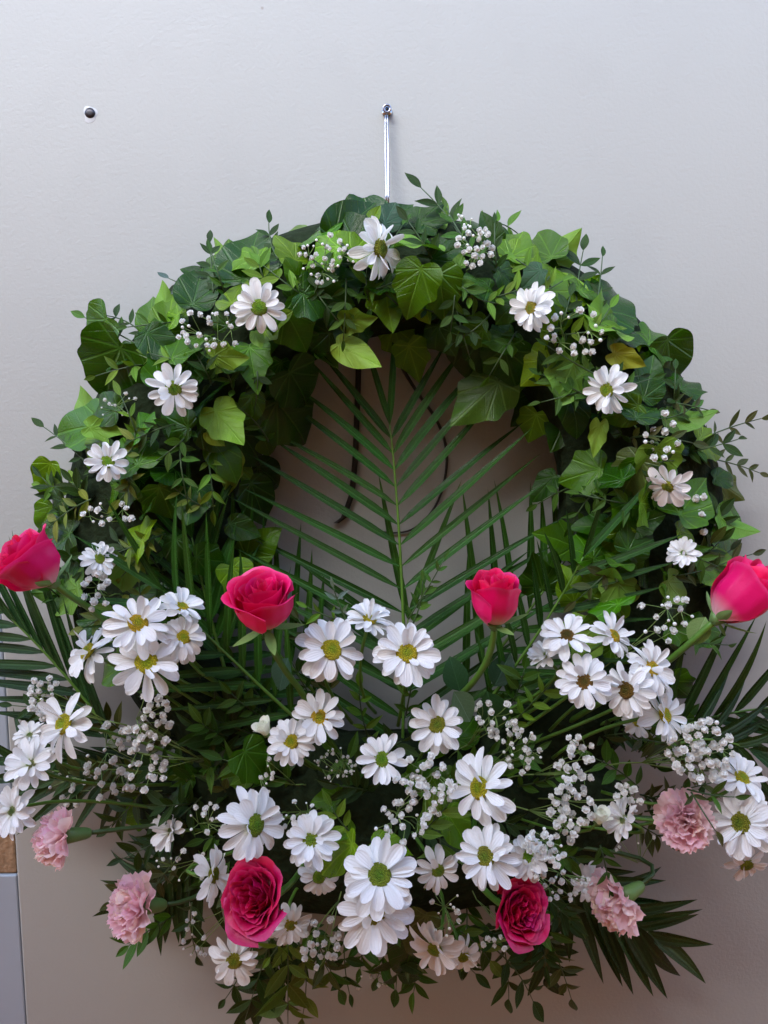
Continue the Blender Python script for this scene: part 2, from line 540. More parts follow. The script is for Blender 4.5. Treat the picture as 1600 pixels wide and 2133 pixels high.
# ------------------------------------------------------------------ wreath body and ivy
CIN = (838, 1020, 283, 292)        # inner opening (cx, cy, rx, ry) in photo pixels
COUT = (820, 1128, 735, 712)       # outer outline
def ring_px(th, s):
    a = (CIN[0] + CIN[2] * cos(th), CIN[1] - CIN[3] * sin(th))
    b = (COUT[0] + COUT[2] * cos(th), COUT[1] - COUT[3] * sin(th))
    return a[0] + (b[0] - a[0]) * s, a[1] + (b[1] - a[1]) * s
def ring_depth(s):
    return .035 + .125 * sqrt(max(0, sin(pi * min(1, max(0, s)))))

WC = P(820, 1060, .05)
wreath = empty('flower_wreath', Matrix.Translation(WC))
tag(wreath, 'large round funeral wreath of glossy green ivy leaves hanging on the wall', 'wreath')
WI = wreath.matrix_basis.inverted()
vs, fs = [], []
NT_, NS_ = 96, 14
for i in range(NT_):
    th = 2 * pi * i / NT_
    for j in range(NS_):
        b = 2 * pi * j / NS_
        s = .5 - .40 * cos(b)
        px, py = ring_px(th, s)
        if sin(th) < -.35:  # thinner below, where the arrangement covers it
            px, py = ring_px(th, .62 - .2 * cos(b))
        dd = .06 + (.055 if sin(b) > 0 else .055) * sin(b)
        dd += .012 * noise.noise(V((px * .02, py * .02, b)))
        vs.append(WI @ P(px, py, max(.004, dd)))
for i in range(NT_):
    for j in range(NS_):
        fs.append((i * NS_ + j, ((i + 1) % NT_) * NS_ + j, ((i + 1) % NT_) * NS_ + (j + 1) % NS_, i * NS_ + (j + 1) % NS_))
link('moss_ring', mesh('moss_ring', vs, fs, M_MOSS), wreath)
# floral foam cushion that the lower arrangement is stuck into
vs, fs = [], []
NA, NB = 32, 12
for j in range(NB + 1):
    ph = pi * j / NB
    for i in range(NA):
        a = 2 * pi * i / NA
        rr = sin(ph)
        px = 800 + 520 * rr * cos(a); py = 1695 + 190 * rr * sin(a) - 20 * cos(2 * a) * rr
        dd = .075 - .065 * cos(ph)
        p = P(px, py, .075); p.y = -dd
        p += V((noise.noise(p * 30), noise.noise(p * 31), noise.noise(p * 29))) * .008
        vs.append(WI @ p)
for j in range(NB):
    for i in range(NA):
        fs.append((j * NA + i, j * NA + (i + 1) % NA, (j + 1) * NA + (i + 1) % NA, (j + 1) * NA + i))
link('foam_cushion', mesh('foam_cushion', vs, fs, M_MOSS), wreath)

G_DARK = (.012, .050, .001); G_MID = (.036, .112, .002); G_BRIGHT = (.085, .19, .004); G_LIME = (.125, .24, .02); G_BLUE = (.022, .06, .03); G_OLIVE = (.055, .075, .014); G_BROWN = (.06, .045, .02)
def jit(c, a=.22):
    k = 1 + U(-a, a)
    return (c[0] * k * (1 + U(-.15, .25)), c[1] * k, c[2] * k * U(.8, 1.2))
n_ivy = 0
def ivy(base, tip, normal, tone, var=None, scale=1.0, wid=1.0):
    global n_ivy
    n_ivy += 1
    y = tip - base
    me = IVY[var if var is not None else random.randrange(len(IVY))]
    L = y.length * scale
    M = basisY(base, y, normal) @ S(L * wid, L, L)
    o = link('ivy_leaf', me, wreath, WI @ M, jit(tone))
    return o
def ivypx(b, t, tone, d0=.15, d1=.15, n=(0, .15), var=None, wid=1.0, under=False):
    nn = facing((b[0] + t[0]) / 2, (b[1] + t[1]) / 2, *n)
    if under: nn = -nn
    return ivy(P(*b, d0), P(*t, d1), nn, tone, var, 1.0, wid)

# leaves that can be picked out in the photograph
for a in (
    ((800, 482), (640, 478), G_DARK, .08, .10, (0, .3), 4, 1.1), ((745, 520), (700, 425), G_DARK, .13, .12, (-.1, .1), 0, 1.35), ((690, 500), (790, 415), G_DARK, .12, .10, (.3, .3), 2, 1.0),
    ((800, 470), (830, 405), G_BLUE, .12, .11, (.2, .6), 0, 1.0),
    ((880, 552), (838, 674), G_MID, .185, .18, (-.1, .25), 0, 1.0), ((915, 562), (932, 682), G_MID, .175, .165, (.1, .35), 0, 1.0),
    ((505, 590), (538, 462), G_DARK, .12, .08, (-.2, .3), 2, 1.15), ((470, 560), (470, 480), G_MID, .09, .06, (-.4, .3), 4, 1.0), ((590, 640), (650, 748), G_MID, .165, .145, (0, .2), 0, 1.05),
    ((625, 610), (722, 645), G_DARK, .17, .16, (.1, .4), 1, 1.1), ((700, 600), (770, 560), G_DARK, .14, .14, (.1, .4), 1, 1.0), ((690, 690), (640, 740), G_DARK, .13, .12, (0, 0), 0, 1.2),
    ((255, 715), (190, 860), G_DARK, .12, .08, (-.3, .1), 0, 1.1), ((300, 690), (375, 755), G_DARK, .15, .15, (.1, .3), 2, 1.1), ((395, 755), (462, 785), G_DARK, .16, .16, (.1, .4), 0, 1.1),
    ((400, 640), (425, 540), G_DARK, .13, .1, (0, .4), 2, 1.0), ((230, 885), (100, 892), G_MID, .1, .06, (-.2, .5), 2, .9), ((225, 660), (170, 740), G_MID, .09, .05, (-.4, .3), 0, 1.0),
    ((345, 700), (362, 600), G_BRIGHT, .12, .09, (0, .2), 2, .9), ((310, 690), (316, 610), G_MID, .1, .08, (-.2, .3), 2, .9),
    ((1340, 955), (1282, 1046), (.05, .075, .014), .165, .15, (0, .3), 0, 1.15), ((1390, 700), (1410, 820), G_DARK, .1, .07, (.4, .2), 2, 1.1), ((1330, 790), (1432, 818), G_DARK, .11, .07, (.4, .2), 0, 1.0),
    ((1255, 650), (1326, 588), G_DARK, .12, .07, (.3, .3), 0, 1.15), ((1300, 690), (1350, 660), G_BRIGHT, .1, .06, (.3, .5), 4, 1.0), ((1350, 715), (1408, 688), G_MID, .1, .06, (.3, .5), 4, 1.0),
    ((1045, 790), (928, 892), (.05, .12, .016), .10, .12, (-.1, .1), 4, .8), ((850, 715), (878, 812), G_BRIGHT, .1, .08, (0, -.1), 4, .8), ((1000, 700), (1005, 800), G_DARK, .12, .1, (-.2, -.1), 0, 1.0), ((1050, 720), (1075, 830), G_DARK, .13, .11, (-.2, -.1), 1, 1.0),
    ((1490, 1000), (1570, 1046), (.07, .12, .02), .06, .05, (.2, .3), 4, .7), ((1492, 1080), (1562, 1168), G_MID, .09, .06, (.35, .45), 2, 1.2),
    ((570, 830), (664, 940), G_DARK, .1, .06, (.25, .1), 0, 1.1), ((600, 770), (660, 860), G_DARK, .12, .08, (.25, .1), 0, 1.2), ((500, 900), (565, 985), G_DARK, .1, .06, (.3, 0), 1, 1.1), ((520, 1000), (560, 1100), G_DARK, .07, .05, (.3, 0), 2, 1.0),
    ((330, 1010), (368, 1092), G_MID, .16, .14, (.1, .3), 4, 1.1), ((105, 960), (85, 1040), G_BRIGHT, .07, .05, (-.3, .2), 2, .9), ((110, 1050), (75, 1110), G_BRIGHT, .07, .05, (-.3, .2), 2, .9),
    ((740, 1755), (655, 1818), G_BRIGHT, .26, .24, (-.1, .5), 2, .9), ((775, 1755), (862, 1775), G_BRIGHT, .24, .25, (.1, .5), 2, 1.0), ((930, 1690), (985, 1775), G_BRIGHT, .22, .22, (.1, .4), 2, 1.0),
    ((505, 1560), (575, 1640), G_MID, .17, .16, (0, .3), 0, 1.0), ((870, 1930), (835, 2052), G_DARK, .15, .12, (0, 0), 2, .8), ((890, 1900), (860, 2010), G_OLIVE, .18, .16, (0, .1), 2, .8), ((960, 1640), (1010, 1720), G_MID, .15, .15, (0, .3), 0, 1.0),
    ((500, 1290), (460, 1210), G_DARK, .08, .08, (.1, .2), 0, 1.0), ((1150, 540), (1120, 470), G_MID, .1, .06, (.1, .4), 2, 1.0), ((1000, 520), (1030, 430), G_DARK, .1, .05, (.1, .3), 0, 1.2), ((1060, 540), (1095, 470), G_BRIGHT, .12, .09, (.1, .4), 2, .9),
    ((1130, 560), (1080, 600), G_BLUE, .16, .16, (.1, .6), 0, 1.1), ((1200, 640), (1160, 560), G_BRIGHT, .12, .1, (.1, .5), 2, 1.0), ((1310, 860), (1470, 822), G_BRIGHT, .11, .06, (.1, .7), 4, .4),
):
    ivypx(a[0], a[1], a[2], a[3], a[4], a[5], a[6], a[7])
# leaves that show their pale underside
for a in (
    ((700, 715), (798, 768), (.06, .13, .012), .15, .16, (0, .1), 2, .75), ((715, 670), (798, 656), (.06, .13, .012), .16, .17, (0, -.3), 4, .7), ((440, 742), (535, 742), (.06, .125, .008), .165, .175, (.1, -.2), 4, .75),
    ((445, 850), (522, 945), (.07, .14, .006), .15, .16, (0, 0), 1, .75), ((430, 900), (470, 930), (.07, .14, .006), .15, .15, (0, 0), 2, .9), ((182, 890), (272, 908), (.05, .13, .012), .12, .11, (-.1, .3), 4, .6), ((182, 885), (172, 808), (.06, .13, .02), .07, .05, (-.3, .1), 2, .8),
    ((530, 690), (545, 730), (.06, .125, .008), .17, .18, (0, 0), 2, .8), ((1275, 735), (1348, 765), (.09, .12, .006), .16, .15, (.2, 0), 4, .6), ((480, 945), (472, 1035), (.05, .11, .01), .11, .09, (.2, 0), 4, .6),
    ((345, 660), (340, 590), (.065, .14, .008), .1, .08, (-.1, .1), 2, .7), ((960, 560), (900, 500), (.05, .11, .012), .13, .12, (-.1, .2), 2, .7), ((1250, 880), (1235, 960), (.05, .11, .01), .15, .14, (0, 0), 4, .5), ((900, 480), (930, 430), (.05, .12, .016), .1, .08, (0, .2), 2, .8),
    ((640, 480), (590, 500), (.05, .10, .04), .06, .05, (-.2, .3), 2, .8), ((470, 560), (450, 500), (.06, .13, .02), .06, .04, (-.3, .2), 2, .6),
):
    ivypx(a[0], a[1], a[2], a[3], a[4], a[5], a[6], a[7], under=True)

rs = random.Random(21)
def ring_leaf(th, s, big=1.0, deep=0.0, dark=False):
    px, py = ring_px(th, s)
    dd = max(.015, ring_depth(s) - deep)
    base = P(px, py, dd)
    rad = V((cos(th), 0, sin(th)))
    tan = V((-sin(th), 0, cos(th)))
    sg = (s - .42) * 2
    n = rad * sg * .75 + V((0, -1, 0)) * 1.0 + V((0, 0, .35)) + V((rs.uniform(-.7, .7), rs.uniform(-.2, .3), rs.uniform(-.6, .7)))
    t = rad * (sg * 1.0 + rs.uniform(-.35, .35)) + tan * rs.uniform(-.9, .9) + V((0, 0, -.3)) + V((0, rs.uniform(-.55, .4), 0))
    if t.length < .2: t = rad
    t.normalize()
    if s > .55: t.y += .35
    L = rs.uniform(72, 118) * pxsize(px, py, dd) * big
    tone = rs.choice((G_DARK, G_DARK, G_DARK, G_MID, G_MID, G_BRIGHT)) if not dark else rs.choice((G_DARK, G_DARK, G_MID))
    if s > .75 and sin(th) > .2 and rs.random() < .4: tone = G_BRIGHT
    n.normalize()
    if rs.random() < .10 and not dark: n = -n; tone = (.05, .12, .014)
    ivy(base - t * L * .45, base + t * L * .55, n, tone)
# evenly scattered front leaves
rows = ((.06, 15, 0), (.26, 20, .0), (.47, 24, 0), (.68, 28, 0), (.87, 33, 0))
for s, n, dp in rows:
    for i in range(n):
        th = radians(-33 + 246 * (i + rs.uniform(.1, .9)) / n)
        ring_leaf(th, s + rs.uniform(-.09, .09), 1.0, dp)
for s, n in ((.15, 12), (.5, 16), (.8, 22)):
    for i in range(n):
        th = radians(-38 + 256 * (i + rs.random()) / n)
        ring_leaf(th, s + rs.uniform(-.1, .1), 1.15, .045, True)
for i in range(16):
    ring_leaf(radians(-36 + 46 * (i + rs.random()) / 16), rs.uniform(.35, .95), 1.05, 0)
# dark leaves at the heart of the lower arrangement
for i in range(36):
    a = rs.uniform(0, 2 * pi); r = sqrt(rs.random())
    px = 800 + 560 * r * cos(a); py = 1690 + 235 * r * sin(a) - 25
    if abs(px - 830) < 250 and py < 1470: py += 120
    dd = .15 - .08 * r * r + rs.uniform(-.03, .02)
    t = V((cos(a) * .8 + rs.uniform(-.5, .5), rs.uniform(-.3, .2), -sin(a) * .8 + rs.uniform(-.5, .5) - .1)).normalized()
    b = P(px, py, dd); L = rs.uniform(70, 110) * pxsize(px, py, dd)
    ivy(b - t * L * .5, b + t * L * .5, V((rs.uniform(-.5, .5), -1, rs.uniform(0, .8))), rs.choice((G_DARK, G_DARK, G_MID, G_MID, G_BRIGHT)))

# ------------------------------------------------------------------ palm fronds
def frond(label, pts, left, right, depth, half, wpx, start=0.1, n=12, tone=G_MID, tipL=None, droopv=None, conv=.15, dlean=0.0):
    """pts: pixel polyline of the rachis; left/right = (leaflet length near base, near tip) in px"""
    P3 = [P(x, y, d_) for x, y, d_ in pts]
    root = empty('palm_frond', Matrix.Translation(P3[0]))
    tag(root, label, 'palm frond', 'palm fronds behind the flowers')
    inv = root.matrix_basis.inverted()
    sm = bez(P3[0], P3[1] * 2 - (P3[0] + P3[2]) * .5, P3[2], 14) if len(P3) == 3 else [P3[0].lerp(P3[1], i / 14) for i in range(15)]
    T = Tubes(); T.add(sm, .0024, .0009, n=6)
    link('rachis', T.build('rachis', M_STEM, inv), root)
    rf = random.Random(hash(label) % 1000 if False else len(label) * 7 + int(pts[0][0]))
    scale = pxsize(pts[1][0], pts[1][1], depth)
    for k in range(n):
        f = start + (1 - start) * k / (n - 1)
        x = f * 14; i = min(13, int(x)); p = sm[i].lerp(sm[i + 1], x - i)
        tdir = (sm[i + 1] - sm[i]).normalized()
        front = V((0, -1, .12))
        side = tdir.cross(front).normalized()
        for sd, (l0, l1), ha in ((1, right, half[1]), (-1, left, half[0])):
            ff = f
            L = (l0 + (l1 - l0) * ff) * (1 if ff > .15 else .85) * rf.uniform(.93, 1.07) * scale
            if L < .01: continue
            ang = radians(ha) * (1.0 - conv * ff ** 2) + rf.uniform(-.05, .05)
            if k == n - 1: ang *= .35
            d = tdir * cos(ang) + side * sd * sin(ang) + V((0, rf.uniform(-.09, .02) - dlean, 0))
            nrm = front + side * (-sd) * .35 + V((rf.uniform(-.25, .25), 0, rf.uniform(-.2, .35)))
            W = wpx * scale * rf.uniform(.85, 1.1)
            M = basisY(p, d, nrm) @ S(W, L, W)
            me = LEAFLET[rf.choice((0, 1, 2, 3, 3) if droopv is None else droopv)]
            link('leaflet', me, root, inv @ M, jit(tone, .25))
    return root

frond('tall upright palm frond crossing the middle of the wreath opening', ((846, 1450, .10), (832, 1120, .09), (812, 885, .08)), (470, 235), (450, 235), .09, (62, 60), 17, .02, 14, (.015, .066, .007), conv=.5)
frond('lower palm frond crossing low behind the two big daisies under the opening', ((838, 1600, .085), (842, 1440, .08), (850, 1290, .075)), (330, 300), (330, 300), .08, (55, 55), 17, .15, 6, (.015, .062, .007), conv=.1)
frond('palm frond slanting up to the left below the opening with upright inner leaflets', ((690, 1480, .075), (560, 1340, .08), (400, 1170, .085)), (330, 260), (300, 250), .06, (52, 46), 18, .05, 11, (.018, .076, .007))
frond('palm frond slanting up to the right below the opening with pale thin rachis', ((965, 1450, .05), (1085, 1295, .05), (1190, 1150, .05)), (420, 150), (330, 210), .05, (40, 53), 18, .02, 8, (.018, .074, .008))
frond('palm frond lying over the left arm with upright leaflets beside the opening', ((620, 1500, .13), (480, 1370, .15), (340, 1230, .165)), (260, 200), (300, 230), .15, (48, 44), 17, .05, 9, (.016, .066, .006))
frond('palm frond lying over the right arm with level leaflets under the hanging sprigs', ((1010, 1470, .11), (1120, 1320, .14), (1215, 1160, .16)), (210, 130), (290, 210), .15, (40, 50), 16, .05, 9, (.013, .054, .006))
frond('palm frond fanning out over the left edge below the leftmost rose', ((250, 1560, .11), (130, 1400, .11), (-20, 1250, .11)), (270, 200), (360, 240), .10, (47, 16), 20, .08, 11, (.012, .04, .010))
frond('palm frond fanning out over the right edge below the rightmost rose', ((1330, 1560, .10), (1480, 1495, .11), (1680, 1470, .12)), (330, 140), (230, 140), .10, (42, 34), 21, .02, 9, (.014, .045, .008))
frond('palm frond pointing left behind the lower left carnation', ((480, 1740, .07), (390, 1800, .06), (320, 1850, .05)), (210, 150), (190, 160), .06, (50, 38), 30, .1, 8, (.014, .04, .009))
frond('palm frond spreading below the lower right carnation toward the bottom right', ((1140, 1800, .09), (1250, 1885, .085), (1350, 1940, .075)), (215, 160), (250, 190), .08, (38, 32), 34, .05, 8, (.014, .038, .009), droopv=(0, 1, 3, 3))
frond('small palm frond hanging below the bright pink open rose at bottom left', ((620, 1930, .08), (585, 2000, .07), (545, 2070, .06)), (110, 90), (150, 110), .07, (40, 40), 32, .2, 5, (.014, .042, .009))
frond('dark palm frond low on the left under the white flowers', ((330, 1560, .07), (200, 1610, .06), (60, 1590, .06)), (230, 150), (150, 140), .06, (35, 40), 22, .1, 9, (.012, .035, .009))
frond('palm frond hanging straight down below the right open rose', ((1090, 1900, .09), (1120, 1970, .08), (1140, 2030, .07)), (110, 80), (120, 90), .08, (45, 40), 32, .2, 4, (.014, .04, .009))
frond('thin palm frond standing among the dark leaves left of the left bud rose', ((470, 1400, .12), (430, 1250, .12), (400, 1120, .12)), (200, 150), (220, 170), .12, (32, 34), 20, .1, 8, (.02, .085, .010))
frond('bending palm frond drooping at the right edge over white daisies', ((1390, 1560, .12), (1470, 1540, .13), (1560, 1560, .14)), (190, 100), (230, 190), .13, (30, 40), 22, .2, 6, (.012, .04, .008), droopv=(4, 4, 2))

# ------------------------------------------------------------------ daisies
def petal_mesh(curl, cup, notch, twist):
    def wf(v):
        return .172 * (.30 + .70 * min(1, v / .62) ** 1.0) * sqrt(max(0, 1 - max(0, (v - .62) / .38) ** 2.4))
    def f(u, v):
        v = 1 - (1 - v) ** 1.45
        ww = wf(v)
        x = u * ww
        y = .17 + .83 * v - notch * max(0, v - .8) * (1 - abs(u)) * .6
        z = cup * ww * u * u * .9 + curl[0] * v + curl[1] * v * v + .006 * cos(u * pi * 2) * v
        z += twist * x * v
        return (x, y, z)
    me = grid(6, 8, f, M_PETAL, 'petal', lambda u, v: (u * .5, 1 - (1 - v) ** 1.45))
    if sum(q.normal.z for q in me.polygons) < 0: me.flip_normals()
    return me
PET = [petal_mesh((.10, -.16), .5, .2, .3), petal_mesh((.16, -.30), .3, .0, -.4), petal_mesh((.02, -.04), .6, .3, .1), petal_mesh((.0, .10), .7, .1, -.2), petal_mesh((.22, -.22), .2, .25, .5), petal_mesh((.05, -.34), .4, .1, 0)]
PETCURL = [petal_mesh((.5, .25), .6, .1, .3), petal_mesh((.35, .5), .5, .2, -.4)]
def disc_mesh():
    vs, uv, fs = [V((0, 0, .42))], [(0, 0)], []
    n = 18
    for k, (r, z) in enumerate(((.3, .40), (.6, .33), (.85, .2), (1.0, .0), (.9, -.2))):
        for q in range(n):
            a = 2 * pi * (q + .5 * (k % 2)) / n
            j = 1 + .05 * sin(q * 5.3 + k * 2.1)
            vs.append(V((r * cos(a) * j, r * sin(a) * j, z + .03 * sin(q * 3.7 + k)))); uv.append((q / n, r))
    for q in range(n):
        fs.append((0, 1 + q, 1 + (q + 1) % n))
        for k in range(4):
            a = 1 + k * n
            fs.append((a + q, a + n + q, a + n + (q + 1) % n, a + (q + 1) % n))
    return mesh('disc', vs, fs, M_DISC, uv)
DISC = disc_mesh()
def calyx_mesh():
    vs, fs = [], []
    n = 12
    for r, z in ((.17, -.02), (.16, -.10), (.08, -.17), (.035, -.20)):
        for q in range(n):
            a = 2 * pi * q / n
            vs.append((r * cos(a), r * sin(a), z))
    for k in range(3):
        for q in range(n):
            fs.append((k * n + q, (k + 1) * n + q, (k + 1) * n + (q + 1) % n, k * n + (q + 1) % n))
    return mesh('calyx', vs, fs, M_CALYX)
DCALYX = calyx_mesh()

def core_point(px, py, depth, n):
    """where a stem ends: inside the foliage behind the flower"""
    p = P(px, py, depth)
    if py < 1240:
        e = p - n * .035 + V((0, .06, -.02)); e.y = min(e.y, -.02); return e
    q = P(800 + (px - 800) * .45, 1680 + (py - 1680) * .35, .07)
    v = q - p
    return p + v * min(1.0, .17 / v.length if v.length > .17 else 1.0)

YEL = (.98, .76, .02); GRN = (.38, .56, .02); OLV = (.52, .52, .03); BRN = (.36, .19, .02); PALE = (.55, .60, .25); LIM = (.42, .64, .03)
def daisy(px, py, dia, depth, n, disc, label, white=(1, 1, 1), cup=0.0, np=None, curl=.2, r=1.0):
    rd = random.Random(int(px * 13 + py * 7))
    nn = facing(px, py, *n)
    loc = P(px, py, depth)
    sz = dia * .5 * pxsize(px, py, depth) * 1.03
    M = basis(loc, nn, V((rd.uniform(-1, 1), 0, rd.uniform(-1, 1))))
    root = empty('daisy', M)
    tag(root, label, 'daisy', 'white daisies in the wreath')
    n1 = np or rd.choice((11, 12, 13, 14, 15))
    cup += rd.uniform(-8, 9)
    disc = tuple(c * rd.uniform(.85, 1.12) for c in disc)
    for layer, (cnt, tilt, sc_, z0) in enumerate(((n1, -5 + cup, 1.0, -.05), (n1 - 2, 13 + cup, .90, .0))):
        off = rd.random() * 6
        for i in range(cnt):
            a = off + 2 * pi * (i + rd.uniform(-.18, .18)) / cnt
            me = rd.choice(PET)
            tl = tilt + rd.uniform(-13, 13)
            L = sc_ * rd.uniform(.86, 1.06)
            if rd.random() < curl and layer == 1: me = rd.choice(PETCURL); L *= .8
            MM = rot(a, 'Z') @ Matrix.Translation((0, 0, z0 + rd.uniform(-.015, .015))) @ rot(radians(tl), 'X') @ rot(rd.uniform(-.3, .3), 'Y') @ S(L * rd.uniform(.8, 1.2), L, L)
            o = link('petal', me, root, S(sz) @ MM, white)
    ds = .30 * sz * r
    link('disc', DISC, root, Matrix.Translation((0, 0, .06 * sz)) @ S(ds, ds, ds * .8), disc)
    link('calyx', DCALYX, root, S(sz))
    e = core_point(px, py, depth, nn)
    b = loc - nn * sz * .18
    T = Tubes(); T.add(bez(b, b - nn * (e - b).length * .55, e, 7), .0019, .0021, n=6)
    link('stem', T.build('stem', M_STEM, M.inverted()), root)
    return root

CW = (1, 1, 1); WARM = (1, .95, .93)
DAISIES = (
 (790, 518, 138, .185, (.78, .1), OLV, 'topmost daisy of the wreath, turned sideways below the wire loop'),
 (540, 640, 116, .19, (-.05, -.1), LIM, 'daisy with lime disc high on the left, second from the top'),
 (362, 810, 115, .19, (0, 0), LIM, 'open daisy with lime disc on the left arm, below the upper left baby\'s breath'),
 (224, 962, 94, .18, (0, .1), LIM, 'small daisy with lime disc at the far left of the ring, ringed by yellow-green leaflets'),
 (1108, 642, 104, .185, (-.62, .05), OLV, 'sideways daisy high on the right of the ring, left of white baby\'s breath'),
 (1266, 812, 108, .185, (-.55, -.1), OLV, 'drooping daisy on the upper right arm of the ring with tongue-like petals'),
 (1393, 1012, 100, .18, (-.35, -.6), OLV, 'pinkish-white daisy bowed down on the right arm of the ring'),
 (1424, 1153, 74, .17, (-.2, .3), PALE, 'smallest half-open daisy alone on the lower right arm above the right rose'),
 (207, 1164, 76, .18, (.3, .3), LIM, 'small half-open daisy right of the leftmost rose'),
 (185, 1358, 125, .19, (-.78, .4), YEL, 'daisy seen from its side at the left of the upper left bunch'),
 (378, 1266, 104, .20, (.15, .80), YEL, 'daisy tipped upward at the top right of the upper left bunch'),
 (382, 1328, 102, .215, (.1, .2), YEL, 'daisy at the right of the upper left bunch, above a bare green stem'),
 (288, 1300, 142, .235, (.05, .45), YEL, 'large daisy with egg-yellow disc topping the upper left bunch'),
 (305, 1381, 152, .24, (0, .1), YEL, 'largest daisy of the upper left bunch, lowest and facing front'),
 (135, 1508, 142, .20, (-.72, .1), YEL, 'ragged daisy at the far left with one long petal pointing right'),
 (62, 1532, 72, .17, (-.4, .6), PALE, 'pale half-hidden daisy behind the ragged one at the far left'),
 (64, 1592, 112, .20, (-.45, .3), PALE, 'white double daisy at the left edge without visible disc'),
 (28, 1688, 112, .21, (-.5, -.2), PALE, 'daisy cut by the left edge, just left of the upper pink carnation'),
 (358, 1730, 98, .14, (-.85, 0), PALE, 'faded daisy in profile behind baby\'s breath at lower left'),
 (770, 1292, 104, .20, (.25, .80), YEL, 'daisy tipped upward between two big daisies under the opening'),
 (690, 1354, 148, .24, (.25, .25), YEL, 'big daisy with yellow disc right of the left bud rose'),
 (848, 1362, 148, .24, (0, .3), YEL, 'big daisy with yellow disc directly below the centre palm'),
 (665, 1495, 120, .235, (.05, .05), YEL, 'upper one of two touching daisies left of centre'),
 (606, 1545, 104, .24, (0, .15), YEL, 'lower one of two touching daisies left of centre, many short petals'),
 (911, 1510, 120, .235, (0, .05), OLV, 'daisy right of centre beside a round pale leaf'),
 (796, 1582, 112, .25, (0, .1), GRN, 'green-centred daisy in the middle, partly under baby\'s breath'),
 (1001, 1641, 156, .27, (-.62, 0), YEL, 'tall sideways daisy with bright yellow disc right of centre'),
 (529, 1718, 152, .27, (.62, 0), GRN, 'tall sideways daisy directly above the left open rose, petal tips blushed pink'),
 (648, 1750, 120, .27, (-.1, .1), GRN, 'green-centred daisy right of the tall sideways one above the left open rose'),
 (665, 1826, 92, .22, (0, -.35), GRN, 'shadowed daisy half hidden under a bright green ivy leaf'),
 (780, 1900, 168, .29, (0, -.15), OLV, 'largest and lowest front daisy at bottom centre'),
 (790, 1824, 162, .30, (0, .12), GRN, 'large green-centred daisy just above the lowest front daisy'),
 (912, 1812, 100, .25, (.35, -.5), GRN, 'daisy seen from below to the right of the two big bottom daisies'),
 (1013, 1784, 140, .29, (-.35, -.05), OLV, 'daisy with dark olive disc touching the right open rose'),
 (1100, 1785, 96, .27, (.1, .1), LIM, 'daisy with lime disc buried in baby\'s breath above the right open rose'),
 (443, 1822, 116, .24, (.82, 0), OLV, 'daisy in profile at the left side of the left open rose'),
 (488, 2000, 112, .20, (-.1, -.5), OLV, 'greyish daisy hanging at the bottom left below the open rose'),
 (906, 1975, 120, .23, (-.35, -.72), OLV, 'daisy facing down at the bottom right of centre, pinkish long petals'),
 (605, 1925, 92, .19, (.2, -.5), OLV, 'shaded daisy just right of the left open rose'),
 (965, 1992, 84, .16, (.2, -.7), OLV, 'dim greyish daisy at the very bottom behind the down-facing one'),
 (1137, 1366, 82, .20, (-.5, .5), PALE, 'small half-open daisy at the left of the right bunch'),
 (1181, 1326, 114, .225, (0, .6), BRN, 'daisy tipped upward with amber disc at the top of the right bunch'),
 (1277, 1325, 104, .21, (.72, .45), YEL, 'daisy seen from its side at the top right of the right bunch'),
 (1217, 1420, 116, .25, (0, .05), BRN, 'brown-centred daisy facing front in the right bunch'),
 (1306, 1437, 124, .245, (-.45, 0), BRN, 'daisy with half hidden amber disc in the middle of the right bunch'),
 (1357, 1393, 120, .225, (.72, .2), YEL, 'daisy in profile at the right of the right bunch'),
 (1383, 1490, 122, .225, (.82, .1), YEL, 'lowest daisy of the right bunch, in profile with ragged petals'),
 (1328, 1505, 66, .18, (0, -.3), YEL, 'small tucked away daisy under the right bunch'),
 (1545, 1622, 114, .22, (.55, .5), YEL, 'daisy at the right edge just below the dense baby\'s breath'),
 (1545, 1715, 148, .235, (-.5, .1), OLV, 'big daisy at the right edge beside the upper right carnation'),
 (1555, 1800, 98, .19, (.35, -.75), OLV, 'translucent drooping daisy at the right edge below the big one'),
 (1300, 1708, 98, .22, (-.7, .3), PALE, 'small daisy in profile left of the upper right carnation'),
 (1225, 1836, 86, .16, (.1, -.3), PALE, 'dim white daisy behind the lower right carnation'),
)
for d in DAISIES:
    px, py, dia, dep, n, dc, lab = d
    wcol = CW
    if 'pinkish' in lab or 'translucent' in lab: wcol = (1, .94, .91)
    cup = 0
    if dc == PALE: cup = 22
    if 'tipped' in lab: cup = 10
    root = daisy(px, py, dia, dep, n, dc, lab, wcol, cup, r=(.7 if dc == PALE else 1.0))

def closed_bud(px, py, size, depth, ydir, label):
    sz = size * pxsize(px, py, depth)
    loc = P(px, py, depth)
    yd = (RT * ydir[0] + UP * ydir[1] - FWD * .3).normalized()
    M = basis(loc, yd, V((0, -1, 0)))
    root = empty('daisy_bud', M); tag(root, label, 'flower bud', 'closed daisy buds')
    for i in range(10):
        a = i * 2.4; L = sz * (1.0 + .1 * sin(i * 3))
        MM = rot(a, 'Z') @ Matrix.Translation((0, sz * .26 * (1 - i * .05), -sz * .5)) @ rot(radians(78), 'X') @ S(L * 1.9, L, L)
        link('petal', PET[(3, 5)[i % 2]], root, MM, (.98, 1, .86))
    link('calyx', DCALYX, root, Matrix.Translation((0, 0, -sz * .3)) @ S(sz * 1.7))
    e = core_point(px, py, depth, yd)
    b = loc - yd * sz * .6
    T = Tubes(); T.add(bez(b, b - yd * .03, e, 6), .0016, n=6); link('stem', T.build('stem', M_STEM, M.inverted()), root)
closed_bud(550, 1518, 34, .225, (-.5, .8), 'closed white bud just left of the two touching daisies')
